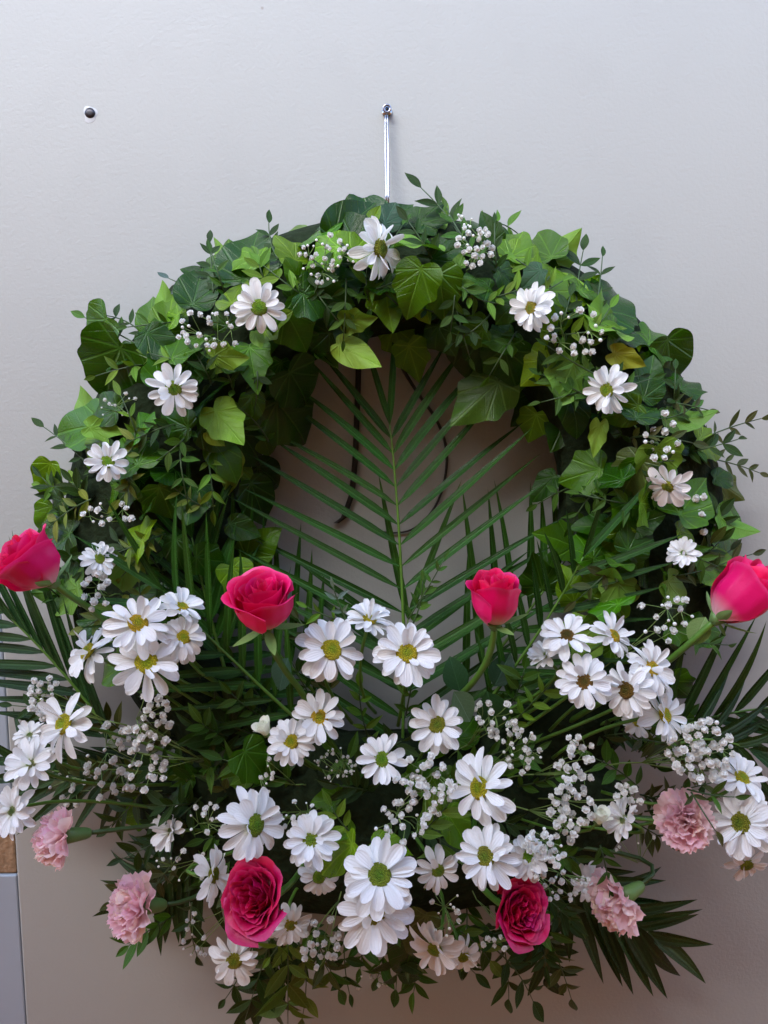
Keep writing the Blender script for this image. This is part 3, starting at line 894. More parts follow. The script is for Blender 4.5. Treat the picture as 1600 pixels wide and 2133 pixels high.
closed_bud(1250, 1702, 34, .235, (.3, .8), 'closed greenish bud between baby\'s breath and the small profile daisy')

# ------------------------------------------------------------------ roses
def rose_petal(Rl, Hl, width, lip, wave, seed, spiral=.12, openk=0.0, peak=0.0):
    rr = random.Random(seed); p1, p2 = rr.uniform(0, 6), rr.uniform(0, 6)
    def f(u, v):
        a = u * width * .5 * (.55 + .45 * min(1, v * 2.2))
        prof = sin(min(1, .08 + v * 1.5) * pi / 2) ** .7
        r = Rl * prof * (1 + spiral * u) + openk * v * v
        edge = 1 - .20 * abs(u) ** 2.6 + peak * max(0, 1 - abs(u) * 2.5)
        z = Hl * v * edge
        if v > .72:
            k = (v - .72) / .28
            r += lip * k * k * (1 + .3 * sin(3 * u + p1))
            z -= lip * .55 * k ** 3
        w_ = wave * v ** 3
        r += w_ * sin(6 * u + p1) ; z += w_ * .7 * sin(7.5 * u + p2)
        return (r * sin(a), -r * cos(a), z)
    me = grid(10, 9, f, M_ROSE, 'petal')
    return me
def rose_set(kind):
    out = []
    if kind == 'bud':
        N = 17
        for i in range(N):
            t = i / (N - 1)
            Rl = .035 + .42 * t ** .85
            Hl = .97 - .10 * t + .03 * sin(i * 2.1)
            out.append((rose_petal(Rl, Hl, radians(175 - 50 * t), .012 + .10 * t ** 2, .010 + .012 * t, i, .13, .03 * t, .02), i * 2.399))
    elif kind == 'tight':
        N = 12
        for i in range(N):
            t = i / (N - 1)
            Rl = .05 + .34 * t ** .8
            Hl = 1.08 - .02 * t - .10 * t ** 3 + .03 * sin(i * 1.7)
            out.append((rose_petal(Rl, Hl, radians(190 - 50 * t), .01 + .06 * t ** 2, .010 + .012 * t, i + 40, .13, -.02 + .03 * t, .03), i * 2.399))
    else:
        N = 34
        for i in range(N):
            t = i / (N - 1)
            Rl = .04 + .42 * t ** .8
            Hl = .66 - .16 * t + .04 * sin(i * 2.3)
            out.append((rose_petal(Rl, Hl, radians(130 - 20 * t), .02 + .09 * t ** 2, .022 + .022 * sin(t * pi), i + 90, .16, .02 + .10 * t * t, .02), i * 2.399 + .3 * sin(i)))
    return out
ROSES = {k: rose_set(k) for k in ('bud', 'tight', 'open')}
SEPAL = ellipse_leaf(simple('sepal_green', (.16, .27, .07), .5, .4, nscale=40, namt=.3, trans=.15), .30, .4, -.25, 'sepal', 4, 6, .8)
def rose(px, py, size, depth, axis, kind, label, stem=None, squash=(1, 1), sepal=5, bend=1.0, tint=(1, 1, 1)):
    sz = size * pxsize(px, py, depth)
    f = -ray(px, py).normalized()
    ax = (RT * axis[0] + UP * axis[1] + f * axis[2]).normalized()
    ctr = P(px, py, depth)
    loc = ctr - ax * sz * (.45 if kind != 'open' else .28)
    M = basis(loc, ax, f if abs(ax.dot(f)) < .9 else UP)
    root = empty('rose', M); tag(root, label, 'rose', 'pink roses in the wreath')
    rr = random.Random(int(px))
    n = len(ROSES[kind])
    for i, (me, a) in enumerate(ROSES[kind]):
        k = rr.uniform(.85, 1.12)
        pinker = .75 + .5 * rr.random()
        link('petal', me, root, S(sz * squash[0], sz * squash[0], sz * squash[1]) @ rot(a + px, 'Z'), (tint[0] * k, tint[1] * k, tint[2] * pinker))
    for i in range(sepal):
        a = 2 * pi * i / 5 + px
        MM = rot(a, 'Z') @ Matrix.Translation((0, sz * .06, -sz * .02)) @ rot(radians(62 - 95 * bend * rr.random()), 'X') @ S(sz * .55)
        link('sepal', SEPAL, root, MM)
    T = Tubes(); T.add([(0, 0, -sz * .10), (0, 0, -sz * .03), (0, 0, sz * .05)], sz * .07, sz * .15, n=10)
    link('hip', T.build('hip', M_CALYX), root)
    if stem:
        b = loc - ax * sz * .04
        e = P(*stem)
        pts = bez(b, b - ax * (e - b).length * .4, e, 8)
        q = core_point(stem[0], stem[1], stem[2], V((0, -1, 0)))
        pts += [e.lerp(q, .5), q]
    else:
        b = loc - ax * sz * .04; pts = bez(b, b - ax * .04, core_point(px, py, depth, ax), 7)
    T = Tubes(); T.add(pts, .0036, .0034, n=8)
    link('stem', T.build('stem', M_STEM, M.inverted()), root)
    return root
rose(65, 1172, 134, .23, (-.62, .55, .40), 'bud', 'half-open pink rose at the left edge, tilted up to the left', (180, 1262, .19), (1, .92))
rose(548, 1258, 133, .25, (-.12, .82, .52), 'bud', 'bright pink rose with open spiral top left of the wreath opening', (622, 1432, .20), (1, .92))
rose(1031, 1250, 124, .24, (.02, .93, .34), 'tight', 'narrow closed pink rosebud standing right of the wreath opening', (958, 1448, .17), (1.0, .84))
rose(1537, 1246, 134, .23, (.62, .60, .28), 'tight', 'pink rose at the right edge, tilted up to the right with a pale green sepal', (1382, 1385, .18), (1.12, 1.0))
rose(537, 1870, 120, .29, (-.50, -.04, .80), 'open', 'fully open ruffled crimson rose low on the left beneath the tall daisy', None, (1.0, 1.0), 4, tint=(.72, .65, .62))
rose(1081, 1896, 108, .28, (.45, -.12, .74), 'open', 'fully open ruffled crimson rose low on the right under baby\'s breath', None, (.95, 1.0), 4, tint=(.72, .65, .62))

# ------------------------------------------------------------------ carnations
def carn_petal(ph, wave, cut):
    def f(u, v):
        wd = .05 + .42 * v ** 1.5
        edge = 1 - .10 * u * u + .045 * (1 if int((u + 1) * 6) % 2 else -1) * (v ** 4) * cut
        x = u * wd
        y = v * edge
        z = wave * v * v * sin(4.2 * u + ph) + .10 * v * v * cos(9 * u + ph * 2) * wave * 3 + .25 * v * v * v
        return (x, y, z)
    return grid(12, 5, f, M_CARN, 'petal')
CARN = [carn_petal(i * 1.3, .12 + .03 * (i % 3), 1) for i in range(6)]
def carnation(px, py, size, depth, axis, label, squash=1.0):
    sz = size * .5 * pxsize(px, py, depth)
    f = -ray(px, py).normalized()
    ax = (RT * axis[0] + UP * axis[1] + f * axis[2]).normalized()
    loc = P(px, py, depth) - ax * sz * .45
    M = basis(loc, ax, UP)
    root = empty('carnation', M); tag(root, label, 'carnation', 'pink carnations in the wreath')
    rr = random.Random(int(px * 3))
    n = 36
    for i in range(n):
        t = i / (n - 1)
        el = radians(88 - 92 * t ** .75) + rr.uniform(-.15, .15)
        a = i * 2.399
        L = sz * (.92 + .10 * t + rr.uniform(-.1, .1))
        MM = rot(a, 'Z') @ rot(el, 'X') @ rot(rr.uniform(-.5, .5), 'Y') @ S(L * U(.9, 1.2), L, L)
        k = rr.uniform(.92, 1.08)
        link('petal', rr.choice(CARN), root, MM, (k, k * rr.uniform(.88, 1.1), k * rr.uniform(.9, 1.08)))
    T = Tubes(); T.add([(0, 0, -sz * .92), (0, 0, -sz * .86), (0, 0, -sz * .72), (0, 0, -sz * .35), (0, 0, sz * .02)], sz * .13, sz * .30, n=14)
    link('calyx', T.build('calyx', M_CALYX), root)
    b = loc - ax * sz * .9
    q = core_point(px, py, depth, ax)
    if (q - b).length < .03: q = b - ax * .08
    T = Tubes(); T.add(bez(b, b - ax * (q - b).length * .5, q, 7), .0026, n=7)
    link('stem', T.build('stem', M_STEMD, M.inverted()), root)
carnation(108, 1745, 118, .21, (-.78, -.10, .55), 'pink carnation at the left edge with its green calyx showing to the right')
carnation(268, 1890, 130, .20, (-.68, -.05, .62), 'pale pink carnation lowest on the left over bare wall')
carnation(1424, 1706, 122, .22, (-.15, .02, .9), 'frilly pink carnation on the right, left of the big edge daisy')
carnation(1276, 1884, 126, .20, (-.60, -.40, .40), 'salmon pink carnation lowest on the right, seen from its side')

# ------------------------------------------------------------------ baby's breath
def gyp_mesh(seed):
    rr = random.Random(seed)
    vs, fs = [], []
    def quad_petal(M, w, l):
        b = len(vs)
        for (x, y, z) in ((-.25 * w, 0, 0), (.25 * w, 0, 0), (-w, l * .6, .10), (0, l * .65, .0), (w, l * .6, .10), (-.6 * w, l, .25), (.6 * w, l * .95, .22)):
            vs.append(M @ V((x, y, z)))
        fs.extend([(b, b + 1, b + 3), (b, b + 3, b + 2), (b + 1, b + 4, b + 3), (b + 2, b + 3, b + 5), (b + 3, b + 6, b + 5), (b + 3, b + 4, b + 6)])
    nb_ = 8
    for j in range(1, 5):
        for i in range(nb_):
            ph = pi * j / 5; a = 2 * pi * i / nb_; k = .30 * rr.uniform(.85, 1.15)
            vs.append(V((k * sin(ph) * cos(a), k * sin(ph) * sin(a), .05 + k * .9 * cos(ph))))
    vs.append(V((0, 0, .36)))
    for i in range(nb_):
        fs.append((i, (i + 1) % nb_, len(vs) - 1))
        for j in range(3):
            fs.append((j * nb_ + i, (j + 1) * nb_ + i, (j + 1) * nb_ + (i + 1) % nb_, j * nb_ + (i + 1) % nb_))
    for i in range(15):
        el = radians(80 - 95 * (i / 14)) + rr.uniform(-.2, .2)
        M = rot(i * 2.399, 'Z') @ rot(el, 'X') @ rot(rr.uniform(-.4, .4), 'Y')
        quad_petal(M, .26 * rr.uniform(.8, 1.2), .5 * rr.uniform(.85, 1.1))
    return mesh('blossom', vs, fs, M_GYP)
GYP = [gyp_mesh(i) for i in range(4)]
def ball(rad, mat, name, n=8, m=5, zs=1.15):
    vs, fs = [V((0, 0, -rad * zs))], []
    for j in range(1, m):
        ph = pi * j / m
        for i in range(n):
            a = 2 * pi * i / n
            vs.append(V((rad * sin(ph) * cos(a), rad * sin(ph) * sin(a), -rad * zs * cos(ph))))
    vs.append(V((0, 0, rad * zs)))
    for i in range(n):
        fs.append((0, 1 + (i + 1) % n, 1 + i))
        for j in range(m - 2):
            a = 1 + j * n
            fs.append((a + i, a + (i + 1) % n, a + n + (i + 1) % n, a + n + i))
        a = 1 + (m - 2) * n
        fs.append((a + i, a + (i + 1) % n, len(vs) - 1))
    return mesh(name, vs, fs, mat)
GBUD = ball(.5, M_GYP, 'bud')
def gyp(px, py, rx, ry, n, size, depth, label, budfrac=.25, ang=0):
    if n > 20: n = int(20 + (n - 20) * .95)
    size *= .72; rx *= 1.06; ry *= 1.06
    rr = random.Random(int(px * 11 + py))
    loc = P(px, py, depth)
    anchor = core_point(px, py, depth, V((0, -1, .3)))
    if (anchor - loc).length < .05: anchor = loc + V((0, .07, -.03))
    root = empty('babys_breath', Matrix.Translation(anchor))
    tag(root, label, "baby's breath", "sprays of baby's breath")
    inv = Matrix.Translation(-anchor)
    T = Tubes()
    nb = max(2, n // 4)
    nodes = []
    mid = anchor.lerp(loc, .55)
    T.add(bez(anchor, anchor.lerp(mid, .5) + V((rr.uniform(-.01, .01), 0, .01)), mid, 4), .0009, .0008, n=4)
    for b in range(nb):
        a = rr.uniform(0, 2 * pi); r = sqrt(rr.random()) * .65
        q = P(px + rx * r * cos(a), py + ry * r * sin(a), max(.02, depth - .018))
        T.add(bez(mid, mid.lerp(q, .6) + V((rr.uniform(-.006, .006), rr.uniform(-.004, .004), rr.uniform(-.006, .006))), q, 4), .0006, .0005, n=3)
        nodes.append(q)
    placed = []
    sl_ = sin(ang); cl_ = cos(ang)
    for i in range(n):
        for tr in range(14):
            a = rr.uniform(0, 2 * pi); r = sqrt(rr.random())
            ex, ey = rx * r * cos(a), ry * r * sin(a)
            x, y = px + ex * cl_ - ey * sl_, py + ex * sl_ + ey * cl_
            if all((x - u) ** 2 + (y - v) ** 2 > (size * .72) ** 2 for u, v in placed): break
        placed.append((x, y))
        dd = max(.015, depth + rr.uniform(-.016, .014))
        p = P(x, y, dd)
        isb = rr.random() < budfrac
        s = size * (rr.uniform(.42, .6) if isb else rr.uniform(.85, 1.25)) * pxsize(x, y, dd)
        nd = facing(x, y, rr.uniform(-.6, .6), rr.uniform(-.45, .6))
        link('bud' if isb else 'blossom', GBUD if isb else rr.choice(GYP), root, inv @ basis(p, nd, V((rr.uniform(-1, 1), 0, 1))) @ S(s))
        nq = min(nodes, key=lambda q: (q - p).length)
        e = p - nd * s * .3
        T.add(bez(nq, nq.lerp(e, .5) - nd * .004, e, 3), .0005, .00045, n=3)
    link('stalk', T.build('stalk', M_STALK, inv), root)
for a in (
 (680, 540, 56, 50, 36, 15, .19, "tight baby's breath buds left of the topmost daisy", .35),
 (990, 512, 36, 42, 26, 19, .185, "white baby's breath bunch at the top right of the ring", .1),
 (968, 458, 22, 14, 5, 14, .16, "few baby's breath buds above the top right bunch", .6),
 (437, 688, 66, 40, 26, 17, .185, "baby's breath on the upper left arm between two daisies", .2),
 (1196, 692, 62, 46, 20, 20, .19, "baby's breath on the upper right arm right of a sideways daisy", .3),
 (240, 840, 42, 34, 11, 11, .15, "thin sparse baby's breath left of the open daisy on the left arm", .7),
 (1382, 905, 38, 52, 13, 21, .175, "baby's breath on the right arm above the bowed daisy", .3),
 (226, 1070, 58, 22, 12, 19, .175, "loose baby's breath below the small far left daisy", .3),
 (1460, 1075, 14, 46, 6, 23, .16, "short column of baby's breath above the smallest right arm daisy", .1),
 (197, 1235, 30, 42, 12, 23, .19, "baby's breath between the leftmost rose and the upper left bunch", .15),
 (1388, 1290, 62, 52, 18, 21, .19, "airy baby's breath left of the rightmost rose", .25),
 (92, 1452, 32, 48, 17, 20, .17, "baby's breath at the left edge above the ragged daisy", .15),
 (308, 1545, 55, 100, 36, 23, .20, "large drift of baby's breath below the upper left bunch", .08),
 (232, 1590, 52, 80, 26, 22, .15, "dim baby's breath behind the large drift on the left", .1),
 (155, 1640, 50, 34, 9, 18, .13, "scattered baby's breath above the pink carnation at the left edge", .3),
 (425, 1715, 46, 50, 13, 16, .20, "baby's breath left of the tall sideways daisy over the open rose", .3),
 (385, 1805, 62, 32, 15, 15, .16, "low sparse baby's breath among dark palm leaflets at lower left", .3),
 (695, 1595, 52, 36, 30, 11, .21, "fine tiny baby's breath left of the green-centred middle daisy", .5),
 (888, 1640, 62, 62, 34, 23, .265, "bright baby's breath right of the green-centred middle daisy", .08),
 (842, 1712, 58, 48, 22, 20, .27, "bright baby's breath above the two big bottom daisies", .15),
 (1030, 1500, 52, 40, 18, 21, .20, "baby's breath right of the daisy beside the round pale leaf", .2),
 (1083, 1565, 44, 46, 24, 18, .21, "baby's breath between the tall yellow-disc daisy and the right drift", .2),
 (1200, 1590, 42, 56, 22, 23, .23, "upper part of the white baby's breath drift on the right", .08),
 (1188, 1690, 44, 60, 30, 23, .24, "lower dense part of the white baby's breath drift on the right", .06),
 (1462, 1562, 66, 60, 44, 25, .235, "densest white baby's breath clump above the big right edge daisies", .08),
 (605, 1695, 78, 26, 20, 14, .25, "strip of small baby's breath between the two green-centred lower left daisies", .4),
 (552, 1615, 16, 52, 10, 13, .21, "few tiny baby's breath flowers left of the lower touching daisy", .4),
 (1128, 1775, 46, 48, 26, 21, .285, "baby's breath covering the lime-disc daisy at lower right", .12),
 (1165, 1842, 62, 38, 22, 17, .25, "shaded baby's breath right above the right open rose", .2),
 (672, 1965, 50, 55, 17, 21, .20, "baby's breath to the left of the lowest front daisy", .15),
 (932, 1905, 36, 46, 10, 17, .25, "baby's breath stalk over the down-facing daisy at bottom right", .35),
 (405, 1955, 32, 50, 12, 14, .14, "hanging baby's breath at lower left between carnation and open rose", .2),
 (1062, 1962, 54, 18, 9, 16, .19, "short row of baby's breath below the right open rose", .3),
 (765, 2045, 42, 20, 8, 12, .09, "faded baby's breath tips at the very bottom centre", .2),
 (1308, 1665, 28, 30, 10, 23, .21, "small baby's breath tuft above the small profile daisy on the right", .1),
 (1325, 1775, 48, 46, 9, 10, .12, "sparse brownish baby's breath seeds left of the upper right carnation", .6),
):
    gyp(*a)

# ------------------------------------------------------------------ leafy sprigs
def sprig(base, ctrl, tip, label, leafpx, pairs, tone, group='leafy sprigs in the wreath', twig=None, jt=.25, spread=48, curlv=None):
    B, C_, T_ = P(*base), P(*ctrl), P(*tip)
    root = empty('leafy_sprig', Matrix.Translation(B)); tag(root, label, 'sprig', group)
    inv = Matrix.Translation(-B)
    rr = random.Random(int(base[0] * 5 + tip[1] * 3 + tip[0]))
    pts = bez(B, C_, T_, 8)
    T = Tubes(); T.add(pts, .0011, .0006, n=5)
    link('stem', T.build('stem', twig or M_STEMD, inv), root)
    sc_ = pxsize(tip[0], tip[1], tip[2])
    for k in range(pairs + 1):
        f = .06 + .94 * k / pairs
        x = f * 8; i = min(7, int(x)); p = pts[i].lerp(pts[i + 1], x - i)
        td = (pts[i + 1] - pts[i]).normalized()
        fr = V((rr.uniform(-.35, .35), -1, rr.uniform(-.1, .6)))
        side = td.cross(fr).normalized()
        for sd in ((1, -1) if k < pairs else (0,)):
            a = radians(spread + rr.uniform(-18, 18))
            d = td * cos(a) + side * sd * sin(a) + V((0, rr.uniform(-.35, .2), 0)) if sd else td
            L = leafpx * sc_ * rr.uniform(.72, 1.12) * (1 - .25 * abs(f - .6))
            nrm = fr + side * sd * -.4 + V((rr.uniform(-.5, .5), 0, rr.uniform(-.4, .5)))
            link('leaf', SPRIG[rr.choice(curlv or (0, 1, 2, 3))], root, inv @ basisY(p, d, nrm) @ S(L), jit(tone, jt))
    return root
S_D = (.016, .046, .005); S_M = (.038, .105, .008); S_B = (.09, .19, .012); S_Y = (.12, .17, .02); S_O = (.05, .065, .016)
SPR = (
 ((965, 505, .12), (940, 450, .1), (878, 392, .09), 'dark sprig with one tall leaf rising above the top right of the ring', 58, 3, S_D),
 ((900, 540, .16), (880, 500, .17), (850, 460, .16), 'sprig of dark round-tipped leaves right of the topmost daisy', 52, 3, S_D),
 ((1010, 545, .14), (960, 500, .13), (930, 432, .1), 'leafy sprig behind the top right baby\'s breath', 46, 4, S_M),
 ((1000, 470, .09), (1040, 450, .07), (1085, 492, .06), 'bright sprig at the outer top right of the ring', 50, 3, S_B),
 ((445, 610, .12), (440, 560, .1), (438, 505, .08), 'upright dark needle-like sprig at the upper left outline', 48, 4, S_D),
 ((440, 625, .12), (400, 600, .1), (352, 580, .08), 'bluish sprig pointing left at the upper left outline', 46, 3, (.05, .085, .07)),
 ((290, 720, .1), (240, 690, .08), (178, 662, .06), 'sprig pointing left beside the big dark leaf of the left arm', 48, 3, S_M),
 ((300, 700, .1), (270, 660, .08), (205, 655, .06), 'thin dark sprig above the big dark leaf of the left arm', 44, 3, S_D),
 ((580, 540, .12), (560, 510, .1), (560, 465, .08), 'sprig at the left top outline behind the ivy', 42, 3, S_D),
 ((200, 985, .1), (150, 930, .08), (92, 890, .06), 'dark sprig pointing out to the far left of the ring', 40, 4, S_D),
 ((240, 960, .15), (290, 940, .16), (280, 900, .16), 'yellow-green sprig at the right of the small far left daisy', 48, 4, S_Y),
 ((250, 990, .16), (290, 1000, .17), (250, 1040, .17), 'curling yellow-green sprig under the small far left daisy', 46, 4, S_Y),
 ((180, 1000, .1), (140, 1020, .09), (85, 1010, .07), 'bright sprig at the far left outline of the ring', 48, 4, S_B),
 ((190, 1040, .12), (140, 1060, .1), (100, 1100, .08), 'olive sprig drooping at the far left outline of the ring', 48, 4, S_Y),
 ((560, 920, .1), (540, 880, .12), (500, 850, .14), 'small sprig at the inner left edge of the opening', 44, 3, S_M),
 ((1200, 660, .13), (1200, 590, .11), (1215, 522, .08), 'upright dark sprig at the upper right outline', 56, 4, S_D),
 ((1240, 650, .13), (1250, 600, .11), (1255, 535, .08), 'second upright dark sprig at the upper right outline', 46, 3, S_D),
 ((1150, 600, .15), (1110, 560, .15), (1075, 540, .14), 'bright sprig above the sideways daisy on the upper right', 46, 3, S_B),
 ((1260, 790, .17), (1200, 760, .17), (1140, 720, .17), 'fresh green sprig below the right arm baby\'s breath', 42, 4, S_M),
 ((1230, 830, .16), (1180, 800, .16), (1130, 780, .15), 'green sprig left of the drooping daisy on the upper right arm', 46, 3, S_M),
 ((1330, 870, .16), (1400, 880, .15), (1440, 850, .13), 'slender green sprig right of the drooping daisy on the upper right arm', 52, 3, S_M),
 ((1450, 950, .09), (1520, 960, .07), (1582, 985, .06), 'olive sprig with paired leaves reaching to the right edge', 38, 5, S_O),
 ((1450, 920, .09), (1510, 890, .07), (1585, 872, .06), 'upper olive sprig reaching to the right edge', 42, 4, S_O),
 ((1270, 1000, .13), (1220, 1030, .13), (1190, 1095, .12), 'hanging green sprig at the inner right edge of the opening', 44, 4, S_M),
 ((1300, 1020, .15), (1290, 1050, .15), (1270, 1075, .14), 'short green sprig under the brownish ivy leaf', 46, 2, S_B),
 ((1200, 1010, .12), (1170, 1020, .1), (1120, 1050, .08), 'bright narrow sprig crossing the palm tips at right', 40, 2, S_M),
 ((1330, 1150, .12), (1290, 1180, .12), (1220, 1180, .12), 'bright leaved sprig at the lower right arm', 46, 3, S_B),
 ((1340, 1230, .12), (1300, 1240, .12), (1240, 1260, .12), 'yellowing sprig at the lower right arm above the right bunch', 50, 3, S_Y),
 ((730, 1310, .15), (705, 1260, .15), (695, 1225, .15), 'grey-green sprig standing above the big daisy left of centre', 32, 3, (.08, .13, .09)),
 ((700, 1290, .14), (670, 1280, .14), (640, 1265, .14), 'bright small sprig right of the left bud rose', 38, 2, S_B),
 ((850, 1290, .12), (890, 1230, .12), (925, 1165, .12), 'thin fresh sprig curving in front of the palm leaflets', 32, 5, S_M),
 ((860, 1300, .12), (880, 1260, .12), (880, 1210, .12), 'wispy sprig in front of the palm stalk', 34, 3, S_M),
 ((300, 1270, .15), (290, 1240, .15), (290, 1215, .15), 'yellow-green sprig tip above the upper left bunch', 40, 2, S_Y),
 ((450, 1420, .14), (450, 1470, .15), (430, 1500, .15), 'small bright sprig right of the upper left bunch', 38, 3, S_M),
 ((560, 1500, .12), (520, 1450, .13), (470, 1460, .13), 'dark sprig in the gap left of the two touching daisies', 44, 4, S_D),
 ((470, 1650, .14), (450, 1600, .15), (420, 1560, .15), 'olive sprig between the left drift and the lower left daisies', 48, 4, S_O),
 ((250, 1520, .1), (210, 1490, .1), (180, 1470, .1), 'brownish olive sprig under the upper left bunch', 56, 4, (.07, .075, .016)),
 ((740, 1740, .24), (710, 1720, .25), (690, 1680, .25), 'bright glossy sprig above the bright ivy leaf at lower centre', 54, 3, S_B),
 ((870, 1740, .24), (900, 1720, .25), (945, 1660, .25), 'lime green leaved sprig beside the bright central baby\'s breath', 74, 3, S_LIME if False else (.10, .20, .02)),
 ((900, 1700, .22), (930, 1760, .24), (910, 1800, .24), 'lime green sprig pointing down beside the down-facing daisy', 66, 2, (.08, .18, .02)),
 ((1420, 1560, .15), (1370, 1540, .16), (1310, 1540, .16), 'olive sprig under the right bunch of daisies', 52, 4, S_O),
 ((1330, 1640, .15), (1290, 1600, .16), (1240, 1580, .16), 'mixed olive sprig right of the baby\'s breath drift', 52, 4, S_M),
 ((1420, 1640, .20), (1480, 1660, .24), (1530, 1660, .24), 'green sprig lying across the top of the frilly carnation', 50, 2, S_M),
 ((1440, 1650, .22), (1470, 1700, .25), (1490, 1730, .25), 'dark sprig hanging over the right side of the frilly carnation', 46, 1, S_O),
 ((1250, 1760, .18), (1260, 1790, .19), (1270, 1850, .2), 'green sprig hanging in front of the lower right carnation', 44, 3, S_M),
 ((620, 1960, .12), (650, 2020, .11), (630, 2120, .09), 'bright yellow-green sprig hanging at the bottom left of centre', 62, 4, (.09, .14, .02)),
 ((560, 1960, .12), (560, 2030, .1), (580, 2110, .08), 'dark sprig hanging at the bottom left under the open rose', 58, 4, S_O),
 ((530, 1960, .1), (500, 2040, .09), (470, 2080, .08), 'dark sprig at the bottom left behind the greyish daisy', 56, 3, S_D),
 ((1040, 1930, .12), (1060, 2000, .1), (1060, 2080, .08), 'dark hanging sprig at the bottom right of centre', 56, 4, S_D),
 ((1140, 1950, .12), (1170, 2010, .1), (1190, 2080, .08), 'olive hanging sprig below the right open rose', 58, 4, S_O),
 ((360, 1800, .12), (330, 1830, .11), (310, 1880, .1), 'dark sprig right of the lower left carnation', 54, 4, S_O),
 ((400, 1880, .12), (390, 1930, .11), (410, 1990, .1), 'dark sprig hanging left of the open rose', 54, 3, S_D),
 ((600, 1960, .13), (600, 2040, .12), (600, 2133, .10), 'long bright leaved sprig hanging to the bottom edge left of centre', 82, 4, (.07, .12, .014)),
 ((650, 1940, .13), (680, 2000, .12), (705, 2060, .10), 'broad leaved sprig hanging right of the bright yellow-green one at the bottom', 70, 3, S_M),
 ((570, 1940, .12), (540, 2030, .11), (510, 2125, .09), 'broad dark sprig hanging to the bottom edge below the greyish daisy', 76, 4, S_D),
 ((820, 1960, .13), (830, 2010, .12), (825, 2060, .11), 'broad dark sprig hanging below the lowest front daisy', 72, 3, S_D),
 ((1010, 1960, .12), (1080, 2010, .11), (1110, 2085, .09), 'broad dark sprig hanging left of the lower right palm', 70, 3, S_D),
 ((300, 1640, .1), (270, 1690, .1), (230, 1720, .09), 'dark sprig above the green calyx of the left carnation', 60, 4, S_D),
 ((420, 1660, .12), (380, 1700, .12), (330, 1740, .11), 'broad dark sprig behind the faded profile daisy', 66, 4, S_D),
 ((960, 1940, .14), (990, 1960, .13), (1020, 2000, .12), 'bright sprig leaf behind the down-facing daisy', 60, 2, S_Y),
)
for a in SPR:
    sprig(*a)
# dark filler sprigs stuck into the arrangement, nothing tells these apart
rf = random.Random(5)
def filler(n, area, label, group, tones, lp=(44, 60)):
    for i in range(n):
        x0, y0, x1, y1, d0, d1 = area
        px, py = rf.uniform(x0, x1), rf.uniform(y0, y1)
        dx, dy = (px - 800) * .25, (py - 1650) * .35
        l = sqrt(dx * dx + dy * dy) + 1
        k = rf.uniform(70, 120) / l
        dx, dy = dx * k + rf.uniform(-50, 50), dy * k + rf.uniform(-50, 50)
        d = rf.uniform(d0, d1)
        sprig((px, py, d - .03), (px + dx * .5 + rf.uniform(-20, 20), py + dy * .5, d), (px + dx, py + dy, d + rf.uniform(-.01, .015)), label, rf.uniform(*lp), 4, rf.choice(tones), group)
filler(18, (150, 1450, 520, 1640, .07, .14), 'dark olive sprig tucked among the dark greenery of the lower left arrangement', 'dark filler sprigs at lower left', (S_D, S_O, S_D))
filler(14, (470, 1480, 800, 1900, .10, .19), 'dark green sprig tucked deep between the centre left daisies', 'dark filler sprigs at centre left', (S_D, S_M, S_B, S_M))
filler(14, (800, 1480, 1150, 1900, .10, .19), 'dark green sprig tucked deep between the centre right daisies', 'dark filler sprigs at centre right', (S_D, S_M, S_B, S_M))
filler(16, (1150, 1450, 1430, 1720, .07, .15), 'olive green sprig tucked among the dark greenery of the lower right arrangement', 'dark filler sprigs at lower right', (S_D, S_O, S_M))
filler(12, (380, 1440, 700, 1680, .10, .16), 'large leaved dark sprig in the gap between the upper left bunch and the touching daisies', 'dark sprigs in the left gap', (S_D, S_M, S_O), (50, 72))
filler(12, (720, 1480, 1120, 1760, .12, .18), 'large leaved dark sprig in the gaps around the green-centred middle daisy', 'dark sprigs in the middle gap', (S_D, S_M, S_D), (50, 72))
filler(10, (360, 1720, 600, 1950, .08, .13), 'shadowed sprig behind the left open rose', 'shadowed sprigs behind the left open rose', (S_D, S_O, S_M))
filler(10, (980, 1830, 1230, 1960, .08, .13), 'shadowed sprig behind the right open rose', 'shadowed sprigs behind the right open rose', (S_D, S_O, S_M))
filler(9, (620, 1900, 960, 1990, .08, .14), 'shadowed sprig behind the lowest front daisies', 'shadowed sprigs at bottom centre', (S_D, S_O, S_M))
filler(8, (1250, 1080, 1480, 1420, .08, .13), 'dark olive sprig on the lower right arm of the ring', 'dark filler sprigs on the right arm', (S_D, S_O, S_M))
filler(8, (120, 1060, 420, 1300, .08, .14), 'dark sprig on the lower left arm of the ring', 'dark filler sprigs on the left arm', (S_D, S_D, S_M))

MARKS = ((790, 518, 'the topmost daisy'), (540, 640, 'the second daisy left of the top'), (362, 810, 'the open daisy on the left arm'), (224, 962, 'the small far left daisy'),
 (1108, 642, 'the sideways upper right daisy'), (1266, 812, 'the drooping upper right daisy'), (1393, 1012, 'the bowed right arm daisy'), (1424, 1153, 'the smallest right arm daisy'), (207, 1164, 'the half-open daisy by the leftmost rose'),
 (680, 540, "the tight top baby's breath"), (990, 505, "the top right baby's breath"), (437, 688, "the upper left baby's breath"), (1196, 692, "the upper right baby's breath"), (1382, 905, "the right arm baby's breath"), (226, 1070, "the left arm baby's breath"), (1388, 1290, "the baby's breath by the rightmost rose"), (65, 1172, 'the leftmost rose'), (1537, 1246, 'the rightmost rose'))
TONE = {S_D: 'dark green', S_M: 'mid green', S_B: 'bright green', S_Y: 'yellow-green', S_O: 'olive'}
used_labels = set()
